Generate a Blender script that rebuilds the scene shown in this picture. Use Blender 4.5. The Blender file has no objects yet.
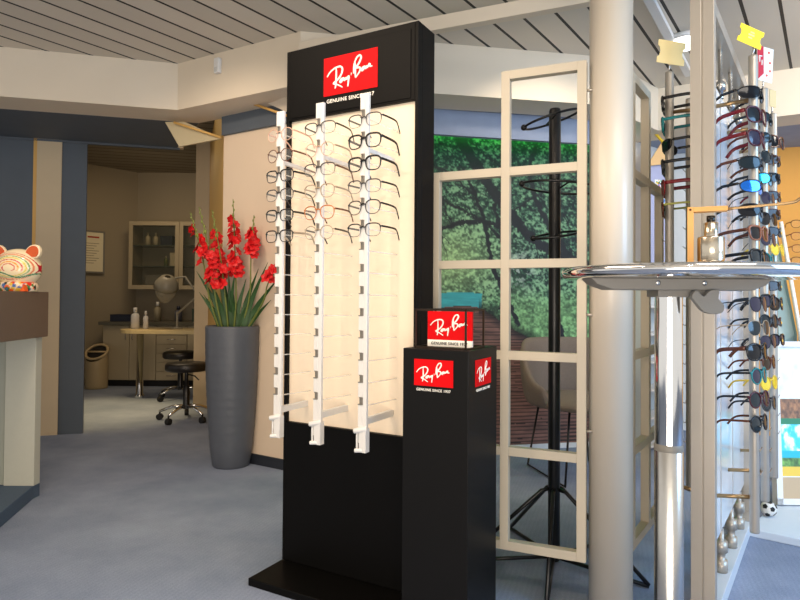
import bpy, bmesh, math, random
import numpy as np
from mathutils import Vector, Matrix
R = math.radians
random.seed(7)
sc = bpy.context.scene
COL = sc.collection

# ------------------------------------------------------------------ camera
CAM_H = 1.07
F = 610.0
PITCH, ROLL = R(1.0), R(0.4)
CY = 288.4
_f = Vector((0, math.cos(PITCH), math.sin(PITCH)))
_u0 = Vector((0, -math.sin(PITCH), math.cos(PITCH)))
_r0 = Vector((1, 0, 0))
_u = _u0 * math.cos(ROLL) - _r0 * math.sin(ROLL)
_r = _r0 * math.cos(ROLL) + _u0 * math.sin(ROLL)
def ray(x, y):
    return _f + _r * ((x - 400) / F) + _u * ((CY - y) / F)
def at(x, y, Y):
    "world point seen at photo position (x, y) whose depth is Y"
    d = ray(x, y)
    return Vector((0, 0, CAM_H)) + d * (Y / d.y)
def onfloor(x, y, z=0.0):
    d = ray(x, y)
    return Vector((0, 0, CAM_H)) + d * ((z - CAM_H) / d.z)
cam_d = bpy.data.cameras.new('camera')
cam = bpy.data.objects.new('camera', cam_d)
COL.objects.link(cam)
cam_d.sensor_width = 36
cam_d.lens = F / 800 * 36
cam_d.shift_y = (CY - 300) / 800
cam_d.clip_start = 0.02
m = Matrix((( _r.x, _u.x, -_f.x, 0), (_r.y, _u.y, -_f.y, 0), (_r.z, _u.z, -_f.z, CAM_H), (0, 0, 0, 1)))
cam.matrix_world = m
sc.camera = cam

# ------------------------------------------------------------------ materials
def lin(c):
    return tuple(((v / 255) / 12.92 if v / 255 <= 0.04045 else ((v / 255 + 0.055) / 1.055) ** 2.4) for v in c)
MATS = {}
def mat(name, rgb, rough=0.5, metal=0.0, noise=0.0, nscale=40, bump=0.0, bscale=200, emit=0.0, coat=0.0, spec=0.5, trans=0.0):
    if name in MATS: return MATS[name]
    m = bpy.data.materials.new(name); m.use_nodes = True
    nt = m.node_tree; b = nt.nodes['Principled BSDF']
    c = lin(rgb)
    b.inputs['Base Color'].default_value = (*c, 1)
    b.inputs['Roughness'].default_value = rough
    b.inputs['Metallic'].default_value = metal
    b.inputs['Specular IOR Level'].default_value = spec
    if coat: b.inputs['Coat Weight'].default_value = coat
    if trans: b.inputs['Transmission Weight'].default_value = trans
    if emit:
        b.inputs['Emission Color'].default_value = (*c, 1); b.inputs['Emission Strength'].default_value = emit
    tc = nt.nodes.new('ShaderNodeTexCoord')
    n = nt.nodes.new('ShaderNodeTexNoise'); n.inputs['Scale'].default_value = nscale; n.inputs['Detail'].default_value = 4
    nt.links.new(tc.outputs['Object'], n.inputs['Vector'])
    mr = nt.nodes.new('ShaderNodeMapRange')
    k = max(noise, 0.02)
    mr.inputs['To Min'].default_value = 1 - k; mr.inputs['To Max'].default_value = 1 + k
    mx = nt.nodes.new('ShaderNodeMix'); mx.data_type = 'RGBA'; mx.blend_type = 'MULTIPLY'; mx.inputs['Factor'].default_value = 1
    mx.inputs['A'].default_value = (*c, 1)
    nt.links.new(n.outputs['Fac'], mr.inputs['Value']); nt.links.new(mr.outputs['Result'], mx.inputs['B'])
    nt.links.new(mx.outputs['Result'], b.inputs['Base Color'])
    if bump:
        n2 = nt.nodes.new('ShaderNodeTexNoise'); n2.inputs['Scale'].default_value = bscale
        nt.links.new(tc.outputs['Object'], n2.inputs['Vector'])
        bp = nt.nodes.new('ShaderNodeBump'); bp.inputs['Strength'].default_value = bump; bp.inputs['Distance'].default_value = 0.01
        nt.links.new(n2.outputs['Fac'], bp.inputs['Height']); nt.links.new(bp.outputs['Normal'], b.inputs['Normal'])
    MATS[name] = m
    return m

def clear_mat(name, rgb, alpha=0.12, rough=0.05):
    "thin clear sheet: mostly see-through with a glossy skin"
    if name in MATS: return MATS[name]
    m = bpy.data.materials.new(name); m.use_nodes = True
    nt = m.node_tree; nt.nodes.clear()
    o = nt.nodes.new('ShaderNodeOutputMaterial'); mix = nt.nodes.new('ShaderNodeMixShader')
    t = nt.nodes.new('ShaderNodeBsdfTransparent'); p = nt.nodes.new('ShaderNodeBsdfPrincipled')
    p.inputs['Base Color'].default_value = (*lin(rgb), 1); p.inputs['Roughness'].default_value = rough
    lw = nt.nodes.new('ShaderNodeLayerWeight'); lw.inputs['Blend'].default_value = 0.25
    mr = nt.nodes.new('ShaderNodeMapRange'); mr.inputs['To Min'].default_value = alpha; mr.inputs['To Max'].default_value = min(1, alpha + 0.5)
    nt.links.new(lw.outputs['Facing'], mr.inputs['Value']); nt.links.new(mr.outputs['Result'], mix.inputs['Fac'])
    nt.links.new(t.outputs[0], mix.inputs[1]); nt.links.new(p.outputs[0], mix.inputs[2]); nt.links.new(mix.outputs[0], o.inputs[0])
    MATS[name] = m
    return m

def paint_mat(name, rough=0.6, emit=0.0):
    "colours come from the mesh's own painted attribute"
    if name in MATS: return MATS[name]
    m = bpy.data.materials.new(name); m.use_nodes = True
    nt = m.node_tree; b = nt.nodes['Principled BSDF']
    a = nt.nodes.new('ShaderNodeAttribute'); a.attribute_name = 'Col'
    nt.links.new(a.outputs['Color'], b.inputs['Base Color'])
    b.inputs['Roughness'].default_value = rough
    if emit:
        nt.links.new(a.outputs['Color'], b.inputs['Emission Color']); b.inputs['Emission Strength'].default_value = emit
    MATS[name] = m
    return m

def carpet_mat():
    m = bpy.data.materials.new('blue_grey_carpet'); m.use_nodes = True
    nt = m.node_tree; b = nt.nodes['Principled BSDF']; L = nt.links.new
    tc = nt.nodes.new('ShaderNodeTexCoord')
    n1 = nt.nodes.new('ShaderNodeTexNoise'); n1.inputs['Scale'].default_value = 1.3; n1.inputs['Detail'].default_value = 6; n1.inputs['Roughness'].default_value = 0.65
    n2 = nt.nodes.new('ShaderNodeTexNoise'); n2.inputs['Scale'].default_value = 170; n2.inputs['Detail'].default_value = 2
    mp = nt.nodes.new('ShaderNodeMapping'); mp.inputs['Rotation'].default_value = (0, 0, R(55)); mp.inputs['Scale'].default_value = (1, 0.25, 1)
    n3 = nt.nodes.new('ShaderNodeTexWave'); n3.inputs['Scale'].default_value = 26; n3.inputs['Distortion'].default_value = 1.5; n3.inputs['Detail'].default_value = 2
    L(tc.outputs['Object'], mp.inputs['Vector']); L(mp.outputs['Vector'], n3.inputs['Vector'])
    L(tc.outputs['Object'], n1.inputs['Vector']); L(tc.outputs['Object'], n2.inputs['Vector'])
    cr = nt.nodes.new('ShaderNodeValToRGB')
    cr.color_ramp.elements[0].position = 0.32; cr.color_ramp.elements[0].color = (*lin((120, 131, 152)), 1)
    cr.color_ramp.elements[1].position = 0.68; cr.color_ramp.elements[1].color = (*lin((150, 160, 180)), 1)
    L(n1.outputs['Fac'], cr.inputs['Fac'])
    mr = nt.nodes.new('ShaderNodeMapRange'); mr.inputs['To Min'].default_value = 0.72; mr.inputs['To Max'].default_value = 1.28
    L(n2.outputs['Fac'], mr.inputs['Value'])
    mr3 = nt.nodes.new('ShaderNodeMapRange'); mr3.inputs['To Min'].default_value = 0.97; mr3.inputs['To Max'].default_value = 1.03
    L(n3.outputs['Fac'], mr3.inputs['Value'])
    mul = nt.nodes.new('ShaderNodeMath'); mul.operation = 'MULTIPLY'
    L(mr.outputs['Result'], mul.inputs[0]); L(mr3.outputs['Result'], mul.inputs[1])
    mx = nt.nodes.new('ShaderNodeMix'); mx.data_type = 'RGBA'; mx.blend_type = 'MULTIPLY'; mx.inputs['Factor'].default_value = 1
    L(cr.outputs['Color'], mx.inputs['A']); L(mul.outputs[0], mx.inputs['B']); L(mx.outputs['Result'], b.inputs['Base Color'])
    bp = nt.nodes.new('ShaderNodeBump'); bp.inputs['Strength'].default_value = 0.5; bp.inputs['Distance'].default_value = 0.004
    L(n2.outputs['Fac'], bp.inputs['Height']); L(bp.outputs['Normal'], b.inputs['Normal'])
    b.inputs['Roughness'].default_value = 0.95; b.inputs['Specular IOR Level'].default_value = 0.1
    return m

def plank_mat(name, rgb, dirx, diry, pitch, gap, dark=(22, 18, 14), phase=0.0):
    "boards running along (dirx, diry) with dark open joints"
    m = bpy.data.materials.new(name); m.use_nodes = True
    nt = m.node_tree; b = nt.nodes['Principled BSDF']; L = nt.links.new
    tc = nt.nodes.new('ShaderNodeTexCoord')
    dp = nt.nodes.new('ShaderNodeVectorMath'); dp.operation = 'DOT_PRODUCT'
    dp.inputs[1].default_value = (diry / pitch, -dirx / pitch, 0)
    L(tc.outputs['Object'], dp.inputs[0])
    fr = nt.nodes.new('ShaderNodeMath'); fr.operation = 'FRACT'; ad = nt.nodes.new('ShaderNodeMath'); ad.operation = 'ADD'; ad.inputs[1].default_value = phase; L(dp.outputs['Value'], ad.inputs[0]); L(ad.outputs[0], fr.inputs[0])
    lt = nt.nodes.new('ShaderNodeMath'); lt.operation = 'LESS_THAN'; lt.inputs[1].default_value = gap / pitch; L(fr.outputs[0], lt.inputs[0])
    fl = nt.nodes.new('ShaderNodeMath'); fl.operation = 'FLOOR'; L(ad.outputs[0], fl.inputs[0])
    wn = nt.nodes.new('ShaderNodeTexWhiteNoise'); wn.noise_dimensions = '1D'; L(fl.outputs[0], wn.inputs['W'])
    mr = nt.nodes.new('ShaderNodeMapRange'); mr.inputs['To Min'].default_value = 0.93; mr.inputs['To Max'].default_value = 1.07; L(wn.outputs['Value'], mr.inputs['Value'])
    m1 = nt.nodes.new('ShaderNodeMix'); m1.data_type = 'RGBA'; m1.blend_type = 'MULTIPLY'; m1.inputs['Factor'].default_value = 1
    m1.inputs['A'].default_value = (*lin(rgb), 1); L(mr.outputs['Result'], m1.inputs['B'])
    m2 = nt.nodes.new('ShaderNodeMix'); m2.data_type = 'RGBA'; L(lt.outputs[0], m2.inputs['Factor'])
    L(m1.outputs['Result'], m2.inputs['A']); m2.inputs['B'].default_value = (*lin(dark), 1)
    L(m2.outputs['Result'], b.inputs['Base Color']); b.inputs['Roughness'].default_value = 0.6
    return m

# ------------------------------------------------------------------ mesh builder
def catmull(pts, n=6, closed=False):
    pts = [Vector(p) for p in pts]; out = []
    N = len(pts); rng = range(N) if closed else range(N - 1)
    for i in rng:
        if closed: p0, p1, p2, p3 = pts[i - 1], pts[i], pts[(i + 1) % N], pts[(i + 2) % N]
        else: p0, p1, p2, p3 = pts[max(i - 1, 0)], pts[i], pts[i + 1], pts[min(i + 2, N - 1)]
        for k in range(n):
            t = k / n
            out.append(0.5 * ((2 * p1) + (p2 - p0) * t + (2 * p0 - 5 * p1 + 4 * p2 - p3) * t * t + (3 * p1 - p0 - 3 * p2 + p3) * t ** 3))
    if not closed: out.append(pts[-1])
    return out

def catmull2(pts): return [(v.x, v.y) for v in catmull([(a, b_, 0) for a, b_ in pts], 3, True)]

class MB:
    def __init__(self): self.bm = bmesh.new()
    def box(self, a, b, M=None):
        x0, y0, z0 = a; x1, y1, z1 = b
        vs = [Vector(p) for p in ((x0, y0, z0), (x1, y0, z0), (x1, y1, z0), (x0, y1, z0), (x0, y0, z1), (x1, y0, z1), (x1, y1, z1), (x0, y1, z1))]
        if M: vs = [M @ v for v in vs]
        v = [self.bm.verts.new(p) for p in vs]
        for f in ((3, 2, 1, 0), (4, 5, 6, 7), (0, 1, 5, 4), (1, 2, 6, 5), (2, 3, 7, 6), (3, 0, 4, 7)):
            self.bm.faces.new([v[i] for i in f])
        return self
    def tube(self, pts, r, seg=8, closed=False, flat=None, cap=True):
        pts = [Vector(p) for p in pts]; N = len(pts)
        rs = r if isinstance(r, (list, tuple)) else [r] * N
        rings = []; nrm = None
        for i, p in enumerate(pts):
            if closed: t = pts[(i + 1) % N] - pts[i - 1]
            else: t = pts[min(i + 1, N - 1)] - pts[max(i - 1, 0)]
            if t.length < 1e-9: t = Vector((0, 0, 1))
            t.normalize()
            if nrm is None:
                nrm = t.orthogonal() if flat is None else Vector(flat)
            if flat is not None: nrm = Vector(flat)
            nrm = (nrm - t * nrm.dot(t))
            if nrm.length < 1e-6: nrm = t.orthogonal()
            nrm.normalize(); bn = t.cross(nrm)
            rr = rs[i]; ra, rb = rr if isinstance(rr, tuple) else (rr, rr)
            rings.append([self.bm.verts.new(p + nrm * math.cos(2 * math.pi * k / seg) * ra + bn * math.sin(2 * math.pi * k / seg) * rb) for k in range(seg)])
        for i in range(N if closed else N - 1):
            A, B = rings[i], rings[(i + 1) % N]
            for k in range(seg):
                f = self.bm.faces.new((A[k], A[(k + 1) % seg], B[(k + 1) % seg], B[k])); f.smooth = True
        if not closed and cap:
            self.bm.faces.new(rings[0][::-1]); self.bm.faces.new(rings[-1])
        return self
    def cyl(self, p0, p1, r, seg=24, r1=None):
        return self.tube([p0, p1], [r, r if r1 is None else r1], seg)
    def lathe(self, prof, seg=32, c=(0, 0, 0), smooth=True):
        c = Vector(c); rings = []
        for r_, z in prof:
            if r_ < 1e-6: rings.append([self.bm.verts.new(c + Vector((0, 0, z)))])
            else: rings.append([self.bm.verts.new(c + Vector((r_ * math.cos(2 * math.pi * k / seg), r_ * math.sin(2 * math.pi * k / seg), z))) for k in range(seg)])
        for A, B in zip(rings, rings[1:]):
            for k in range(seg):
                k2 = (k + 1) % seg
                if len(A) == 1 and len(B) == 1: continue
                if len(A) == 1: f = self.bm.faces.new((A[0], B[k2], B[k]))
                elif len(B) == 1: f = self.bm.faces.new((A[k], A[k2], B[0]))
                else: f = self.bm.faces.new((A[k], A[k2], B[k2], B[k]))
                f.smooth = smooth
        return self
    def poly(self, pts):
        self.bm.faces.new([self.bm.verts.new(Vector(p)) for p in pts]); return self
    def prism(self, pts, d):
        "polygon pts (3D) extruded by vector d"
        d = Vector(d); a = [self.bm.verts.new(Vector(p)) for p in pts]; b = [self.bm.verts.new(Vector(p) + d) for p in pts]
        n = len(a)
        self.bm.faces.new(a[::-1]); self.bm.faces.new(b)
        for i in range(n): self.bm.faces.new((a[i], a[(i + 1) % n], b[(i + 1) % n], b[i]))
        return self
    def ball(self, c, r, seg=16, sc_=(1, 1, 1)):
        M = Matrix.Translation(Vector(c)) @ Matrix.Diagonal((r * sc_[0], r * sc_[1], r * sc_[2], 1))
        res = bmesh.ops.create_uvsphere(self.bm, u_segments=seg, v_segments=seg // 2 + 2, radius=1, matrix=M)
        for v in res['verts']:
            for f in v.link_faces: f.smooth = True
        return self
    def mesh(self, name, material):
        bmesh.ops.recalc_face_normals(self.bm, faces=self.bm.faces)
        me = bpy.data.meshes.new(name); self.bm.to_mesh(me); self.bm.free()
        me.materials.append(material)
        return me
    def build(self, name, material, parent=None, bevel=0.0, subsurf=0):
        o = link(name, self.mesh(name, material), parent)
        if subsurf:
            s = o.modifiers.new('s', 'SUBSURF'); s.levels = s.render_levels = subsurf
        if bevel:
            b = o.modifiers.new('b', 'BEVEL'); b.width = bevel; b.segments = 2; b.limit_method = 'ANGLE'; b.angle_limit = R(40)
        return o
def link(name, me, parent=None):
    o = bpy.data.objects.new(name, me); COL.objects.link(o)
    if parent: o.parent = parent
    return o
def tag(o, label=None, cat=None, group=None, kind=None):
    if label: o['label'] = label
    if cat: o['category'] = cat
    if group: o['group'] = group
    if kind: o['kind'] = kind
    return o
def thing(name, label, cat, loc=(0, 0, 0), rz=0.0, group=None):
    o = bpy.data.objects.new(name, None); COL.objects.link(o)
    o.empty_display_size = 0.05
    o.location = loc; o.rotation_euler = (0, 0, rz)
    return tag(o, label, cat, group)
def struct(o): o['kind'] = 'structure'; return o
def copy_tree(o, parent=None):
    c = o.copy(); COL.objects.link(c); c.parent = parent
    for ch in list(o.children): copy_tree(ch, c)
    return c
ORD = ['topmost', 'second from the top', 'third from the top', 'fourth from the top', 'fifth from the top', 'sixth from the top', 'seventh from the top',
       'eighth from the top', 'ninth from the top', 'tenth from the top', 'eleventh from the top', 'twelfth from the top', 'thirteenth from the top', 'fourteenth from the top', 'fifteenth from the top']

# painted grids -------------------------------------------------------------
def vnoise(x, y, seed):
    rs = np.random.RandomState(seed); g = rs.rand(256, 256)
    xi = np.floor(x).astype(int); yi = np.floor(y).astype(int)
    fx = x - xi; fy = y - yi; fx = fx * fx * (3 - 2 * fx); fy = fy * fy * (3 - 2 * fy)
    a = g[yi % 256, xi % 256]; b = g[yi % 256, (xi + 1) % 256]; c = g[(yi + 1) % 256, xi % 256]; d = g[(yi + 1) % 256, (xi + 1) % 256]
    return (a * (1 - fx) + b * fx) * (1 - fy) + (c * (1 - fx) + d * fx) * fy
def fbm(x, y, seed, o=4):
    s = 0; a = 0.5; t = 0
    for i in range(o):
        s = s + a * vnoise(x * 2 ** i + 17.3 * i, y * 2 ** i + 5.1 * i, seed + i); t += a; a *= 0.55
    return s / t
def lin_np(c):
    c = np.clip(c / 255.0, 0, 1)
    return np.where(c <= 0.04045, c / 12.92, ((c + 0.055) / 1.055) ** 2.4)
def segdist(X, Y, p, q):
    dx, dy = q[0] - p[0], q[1] - p[1]; L2 = dx * dx + dy * dy + 1e-9
    t = np.clip(((X - p[0]) * dx + (Y - p[1]) * dy) / L2, 0, 1)
    return np.hypot(X - (p[0] + t * dx), Y - (p[1] + t * dy)), t
def painted_grid(name, p00, ex, ez, rgb, material, parent=None):
    "flat sheet: rgb[row, col] painted on a grid; row 0 is the top. p00 = top left corner, ex = right edge vector, ez = down vector"
    h, w = rgb.shape[:2]
    p00, ex, ez = np.array(p00), np.array(ex), np.array(ez)
    uu, vv = np.meshgrid(np.linspace(0, 1, w), np.linspace(0, 1, h))
    co = p00 + uu[..., None] * ex + vv[..., None] * ez
    idx = np.arange(h * w).reshape(h, w)
    q = np.stack([idx[:-1, :-1], idx[1:, :-1], idx[1:, 1:], idx[:-1, 1:]], -1).reshape(-1, 4)
    me = bpy.data.meshes.new(name)
    me.from_pydata(co.reshape(-1, 3).tolist(), [], q.tolist())
    a = me.color_attributes.new('Col', 'FLOAT_COLOR', 'POINT')
    cols = np.ones((h * w, 4)); cols[:, :3] = lin_np(rgb.reshape(-1, 3))
    a.data.foreach_set('color', cols.astype(np.float32).ravel())
    me.materials.append(material)
    return link(name, me, parent)

# ------------------------------------------------------------------ palette
M_CREAM = mat('cream_wall_paint', (226, 204, 178), 0.8, noise=0.03, nscale=6)
M_SOFFIT = mat('soffit_paint', (222, 208, 186), 0.8, noise=0.03, nscale=5)
M_PILLAR = mat('beige_pillar_paint', (204, 184, 152), 0.8, noise=0.04, nscale=8)
M_GOLD = mat('gold_jamb_paint', (214, 168, 92), 0.6, noise=0.03)
M_BLUE = mat('slate_blue_paint', (86, 94, 103), 0.7, noise=0.08, nscale=7)
M_BLUE2 = mat('pale_slate_plaster', (140, 150, 170), 0.8, noise=0.14, nscale=9)
M_ORANGE = mat('orange_wall_paint', (240, 170, 80), 0.8)
M_BLACK = mat('satin_black_laminate', (8, 7, 6), 0.5, noise=0.05, spec=0.12)
M_BLACKM = mat('black_metal', (14, 14, 15), 0.35, metal=0.0)
M_RUBBER = mat('black_rubber', (20, 20, 20), 0.7)
M_RED = mat('signal_red', (216, 4, 12), 0.6, spec=0.15)
M_WHITE = mat('white_lettering', (250, 246, 236), 0.5)
M_WHITEP = mat('white_plastic', (222, 220, 216), 0.35)
M_PANEL = mat('lit_cream_panel', (250, 232, 206), 0.6, noise=0.01, emit=0.0)
M_LATT = mat('off_white_lacquer', (192, 180, 158), 0.5, noise=0.03, nscale=12)
M_COLUMN = mat('column_paint', (204, 194, 178), 0.35, noise=0.02, nscale=5, coat=0.2)
M_CHROME = mat('chrome', (235, 235, 235), 0.08, metal=1.0)
M_BRUSH = mat('brushed_steel', (205, 202, 196), 0.25, metal=1.0, noise=0.06, nscale=90)
M_ALU = mat('anodised_aluminium', (186, 178, 166), 0.38, metal=0.55, noise=0.03)
M_GREYM = mat('grey_cast_metal', (128, 124, 116), 0.5, metal=0.1)
M_CLIP = mat('grey_clip', (120, 115, 106), 0.5)
M_CLEAR = clear_mat('clear_acrylic', (250, 246, 238), 0.25)
M_LENS = clear_mat('clear_lens', (235, 240, 240), 0.025)
M_GLASS = clear_mat('cabinet_glass', (90, 96, 88), 0.14)
M_BOARD = mat('white_display_board', (214, 220, 226), 0.25, noise=0.02, nscale=4, coat=0.3)
M_WOOD = mat('light_bamboo', (222, 168, 96), 0.5, noise=0.12, nscale=30)
M_POT = mat('graphite_pot', (84, 88, 96), 0.45, noise=0.12, nscale=14, bump=0.25, bscale=18)
M_LEAF = mat('gladiolus_leaf', (46, 82, 34), 0.5, noise=0.15, nscale=18)
M_STEM = mat('gladiolus_stem', (110, 120, 50), 0.5, noise=0.1)
M_PETAL = mat('gladiolus_red', (222, 26, 30), 0.5, noise=0.2, nscale=35)
M_TOPBROWN = mat('brown_desk_top', (112, 92, 76), 0.6, noise=0.05)
M_DESK = mat('pale_grey_desk_panel', (186, 184, 168), 0.5, noise=0.03)
M_CAB = mat('beige_cabinet', (172, 158, 130), 0.5, noise=0.03)
M_WORKTOP = mat('dark_worktop', (96, 92, 78), 0.35, noise=0.08)
M_CHAIR = mat('grey_brown_felt', (128, 112, 98), 0.9, noise=0.2, nscale=160, bump=0.4, bscale=260)
M_CARPET = carpet_mat()
M_PLINTHC = mat('plinth_carpet', (74, 90, 108), 0.95, noise=0.2, nscale=120)

# ================================================================== THE SETTING
MB().box((-6, -2.5, -0.05), (7, 9.5, 0)).build('floor', M_CARPET)
struct(bpy.data.objects['floor'])
H = 2.6; SB = 2.295                      # ceiling height, soffit underside
A_, B_, C_ = Vector((-5.34, 2.99)), Vector((-1.463, 3.965)), Vector((-0.58, 3.47))
D_, E_, F_ = Vector((1.25, 3.80)), Vector((1.85, 4.37)), Vector((5.4, 2.4))
line = [A_, B_, C_, D_, E_, F_]
def offset(line, d):
    out = []
    for i, p in enumerate(line):
        ns = []
        if i > 0: t = (p - line[i - 1]).normalized(); ns.append(Vector((-t.y, t.x)))
        if i < len(line) - 1: t = (line[i + 1] - p).normalized(); ns.append(Vector((-t.y, t.x)))
        n = sum(ns, Vector((0, 0))).normalized()
        out.append(p + n * (d / n.dot(ns[0])))
    return out
back = offset(line, 0.28)
for i, nm in enumerate(['trim_1', 'trim_2', 'trim_3', 'trim_4', 'trim_5']):
    b = MB()
    p, q, p2, q2 = line[i], line[i + 1], back[i], back[i + 1]
    b.prism([(p.x, p.y, SB), (q.x, q.y, SB), (q2.x, q2.y, SB), (p2.x, p2.y, SB)], (0, 0, H - SB + 0.05))
    struct(b.build(nm, M_SOFFIT))
# main ceiling: boards run towards the back right
b = MB()
poly = [(-5.4, -2.5, H)] + [(v.x, v.y, H) for v in offset(line, 0.1)] + [(6.5, -2.5, H)]
b.poly(poly)
struct(b.build('ceiling', plank_mat('ceiling_planks', (212, 203, 188), 0.577, 0.816, 0.164, 0.017, phase=0.32)))
# thin white ceiling beams that carry on the soffit lines
def beam(p, q, w, h, nm, m_):
    p, q = Vector(p), Vector(q); t = (q - p).normalized(); n = Vector((-t.y, t.x)) * w / 2
    b = MB(); b.prism([(*(p - n), H - h), (*(q - n), H - h), (*(q + n), H - h), (*(p + n), H - h)], (0, 0, h - 0.002))
    return struct(b.build(nm, m_))
def hung_beam(p, q, w, z0, z1, nm, m_):
    p, q = Vector(p), Vector(q); t = (q - p).normalized(); n = Vector((-t.y, t.x)) * w / 2
    b = MB(); b.prism([(*(p - n), z0), (*(q - n), z0), (*(q + n), z0), (*(p + n), z0)], (0, 0, z1 - z0))
    return struct(b.build(nm, m_))
hung_beam((-0.57, 3.43), (1.55, 2.50), 0.05, 2.44, 2.51, 'trim_6', M_SOFFIT)
beam((1.92, 4.05), (1.15, 2.90), 0.045, 0.03, 'trim_7', M_WHITEP)
# left back wall line: blue, beige pillar, blue, then the doorway to the back room
W0 = Vector((-2.7, 4.74)); WD = Vector((0.968, 0.25)); WN = Vector((-0.25, 0.968))
def wl(x, off=0.0):
    "point on the left back wall line under photo column x"
    k = (x - 402) / F
    t = (k * W0.y - W0.x) / (WD.x - k * WD.y)
    p = W0 + WD * t + WN * off
    return p
def slab(nm, p, q, z0, z1, th, m_, side=1):
    t = (q - p).normalized(); n = Vector((-t.y, t.x)) * th * side
    return struct(MB().prism([(p.x, p.y, z0), (q.x, q.y, z0), (q.x + n.x, q.y + n.y, z0), (p.x + n.x, p.y + n.y, z0)], (0, 0, z1 - z0)).build(nm, m_))
xL = W0 + WD * -3.2
slab('wall_left', xL, wl(34), 0, 2.75, 0.12, M_BLUE)
slab('trim_8', wl(33.6, -0.012), wl(37, -0.012), 0, 2.295, 0.12, M_GOLD)
slab('wall_left_pillar', wl(37, -0.01), wl(62, -0.01), 0, 2.75, 0.13, M_PILLAR)
slab('wall_left_jamb', wl(62), wl(87), 0, 2.75, 0.02, M_BLUE)
slab('trim_9', wl(86), wl(183), 2.293, 2.75, 0.06, M_PILLAR)          # header over the doorway
slab('trim_10', wl(-140, -0.012), wl(180, -0.012), 2.276, 2.2925, 0.03, M_BLUE)
slab('baseboard_left', wl(37, -0.02), wl(62, -0.02), 0, 0.02, 0.01, M_PILLAR)
# blue underside panel between the soffit and that wall
pA, pB = back[0], back[1]; w1 = wl(-150); w2 = wl(176)
struct(MB().prism([(pA.x, pA.y, 2.294), (pB.x, pB.y, 2.294), (w2.x, w2.y + .02, 2.294), (w1.x, w1.y, 2.294)], (0, 0, 0.03)).build('trim_11', M_BLUE))
# cream wall behind the vase (runs towards the camera on the right)
CW0 = Vector((-1.205, 4.13)); CWD = Vector((0.85, -0.527)).normalized()
MUR0 = Vector((-0.72, 3.93))
cw1 = CW0 + CWD * 0.62
slab('wall_back_cream', CW0, cw1, 0, 2.17, 0.10, M_CREAM)
slab('trim_12', CW0 + Vector((-.01, -.02)), cw1 + Vector((-.01, -.02)), 2.17, 2.30, 0.12, M_BLUE)
slab('baseboard_back', CW0 + Vector((-.006, -.01)), cw1 + Vector((-.006, -.01)), 0, 0.065, 0.02, mat('dark_baseboard', (36, 40, 48), 0.5))
# beige three-cornered panel with gold edge that joins them
g1, g2, g3, g4 = at(165, 122, 4.14), at(179, 146.5, 4.14), at(222, 138.5, 4.11), at(184, 121.5, 4.13)
struct(MB().prism([g1, g2, g3, g4], (0, 0.02, 0)).build('trim_13', mat('gusset_beige', (190, 174, 138), 0.8)))
ga, gb = at(174, 122.5, 4.11), at(221, 137.5, 4.10)
struct(MB().tube([ga, gb], 0.010, 4).build('trim_14', M_GOLD))
gc, gd = at(252, 103.5, 3.86), at(292, 117.5, 3.75)
struct(MB().tube([gc, gd], 0.010, 4).build('trim_15', M_GOLD))
struct(MB().prism([at(262, 101, 3.84), at(296, 116, 3.74), at(300, 98, 3.6), at(286, 97, 3.7)], (0, 0, 0.01)).build('trim_16', M_SOFFIT))
# gold jamb and grey jamb of the passage
J1 = Vector((-1.87, 5.95)); J2 = Vector((-2.005, 5.95))
slab('wall_passage_gold', CW0 + Vector((-0.0, 0.0)), J1, 0, 2.60, 0.05, M_GOLD, -1)
slab('wall_passage', J1, J2, 0, 2.7, 0.10, M_PILLAR, -1)
# back room shell
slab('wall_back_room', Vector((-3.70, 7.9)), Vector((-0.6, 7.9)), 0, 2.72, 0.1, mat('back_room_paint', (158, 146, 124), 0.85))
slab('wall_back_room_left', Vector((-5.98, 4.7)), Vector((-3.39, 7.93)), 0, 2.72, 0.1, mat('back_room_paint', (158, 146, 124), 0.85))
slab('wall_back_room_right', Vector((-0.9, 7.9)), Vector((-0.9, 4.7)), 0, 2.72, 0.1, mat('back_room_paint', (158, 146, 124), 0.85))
slab('baseboard_back_room', Vector((-5.90, 4.8)), Vector((-3.41, 7.9)), 0, 0.07, 0.02, M_RUBBER, -1)
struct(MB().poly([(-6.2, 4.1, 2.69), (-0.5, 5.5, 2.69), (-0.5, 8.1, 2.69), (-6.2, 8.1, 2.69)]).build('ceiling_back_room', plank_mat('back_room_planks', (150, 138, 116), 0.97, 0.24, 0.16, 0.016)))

# mural wall -----------------------------------------------------------------
MD = Vector((1.03, 0.21)).normalized(); MP = Vector((0.246, 4.26))
mA, mB = MP + MD * -1.02, MP + MD * 1.42
slab('wall_back_mural', mA + Vector((0, .012)), mB + Vector((0, .012)), 0, 2.6, 0.1, M_CREAM)
slab('baseboard_mural', mA + Vector((0, -.014)), mB + Vector((0, -.014)), 0, 0.035, 0.012, M_WHITEP)
fA, fB = MP + MD * -1.0 + Vector((0.05, -0.33)), MP + MD * 1.22 + Vector((0.05, -0.33))
slab('trim_17', fA, fB, 2.135, 2.60, 0.04, M_BLUE2)
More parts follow.
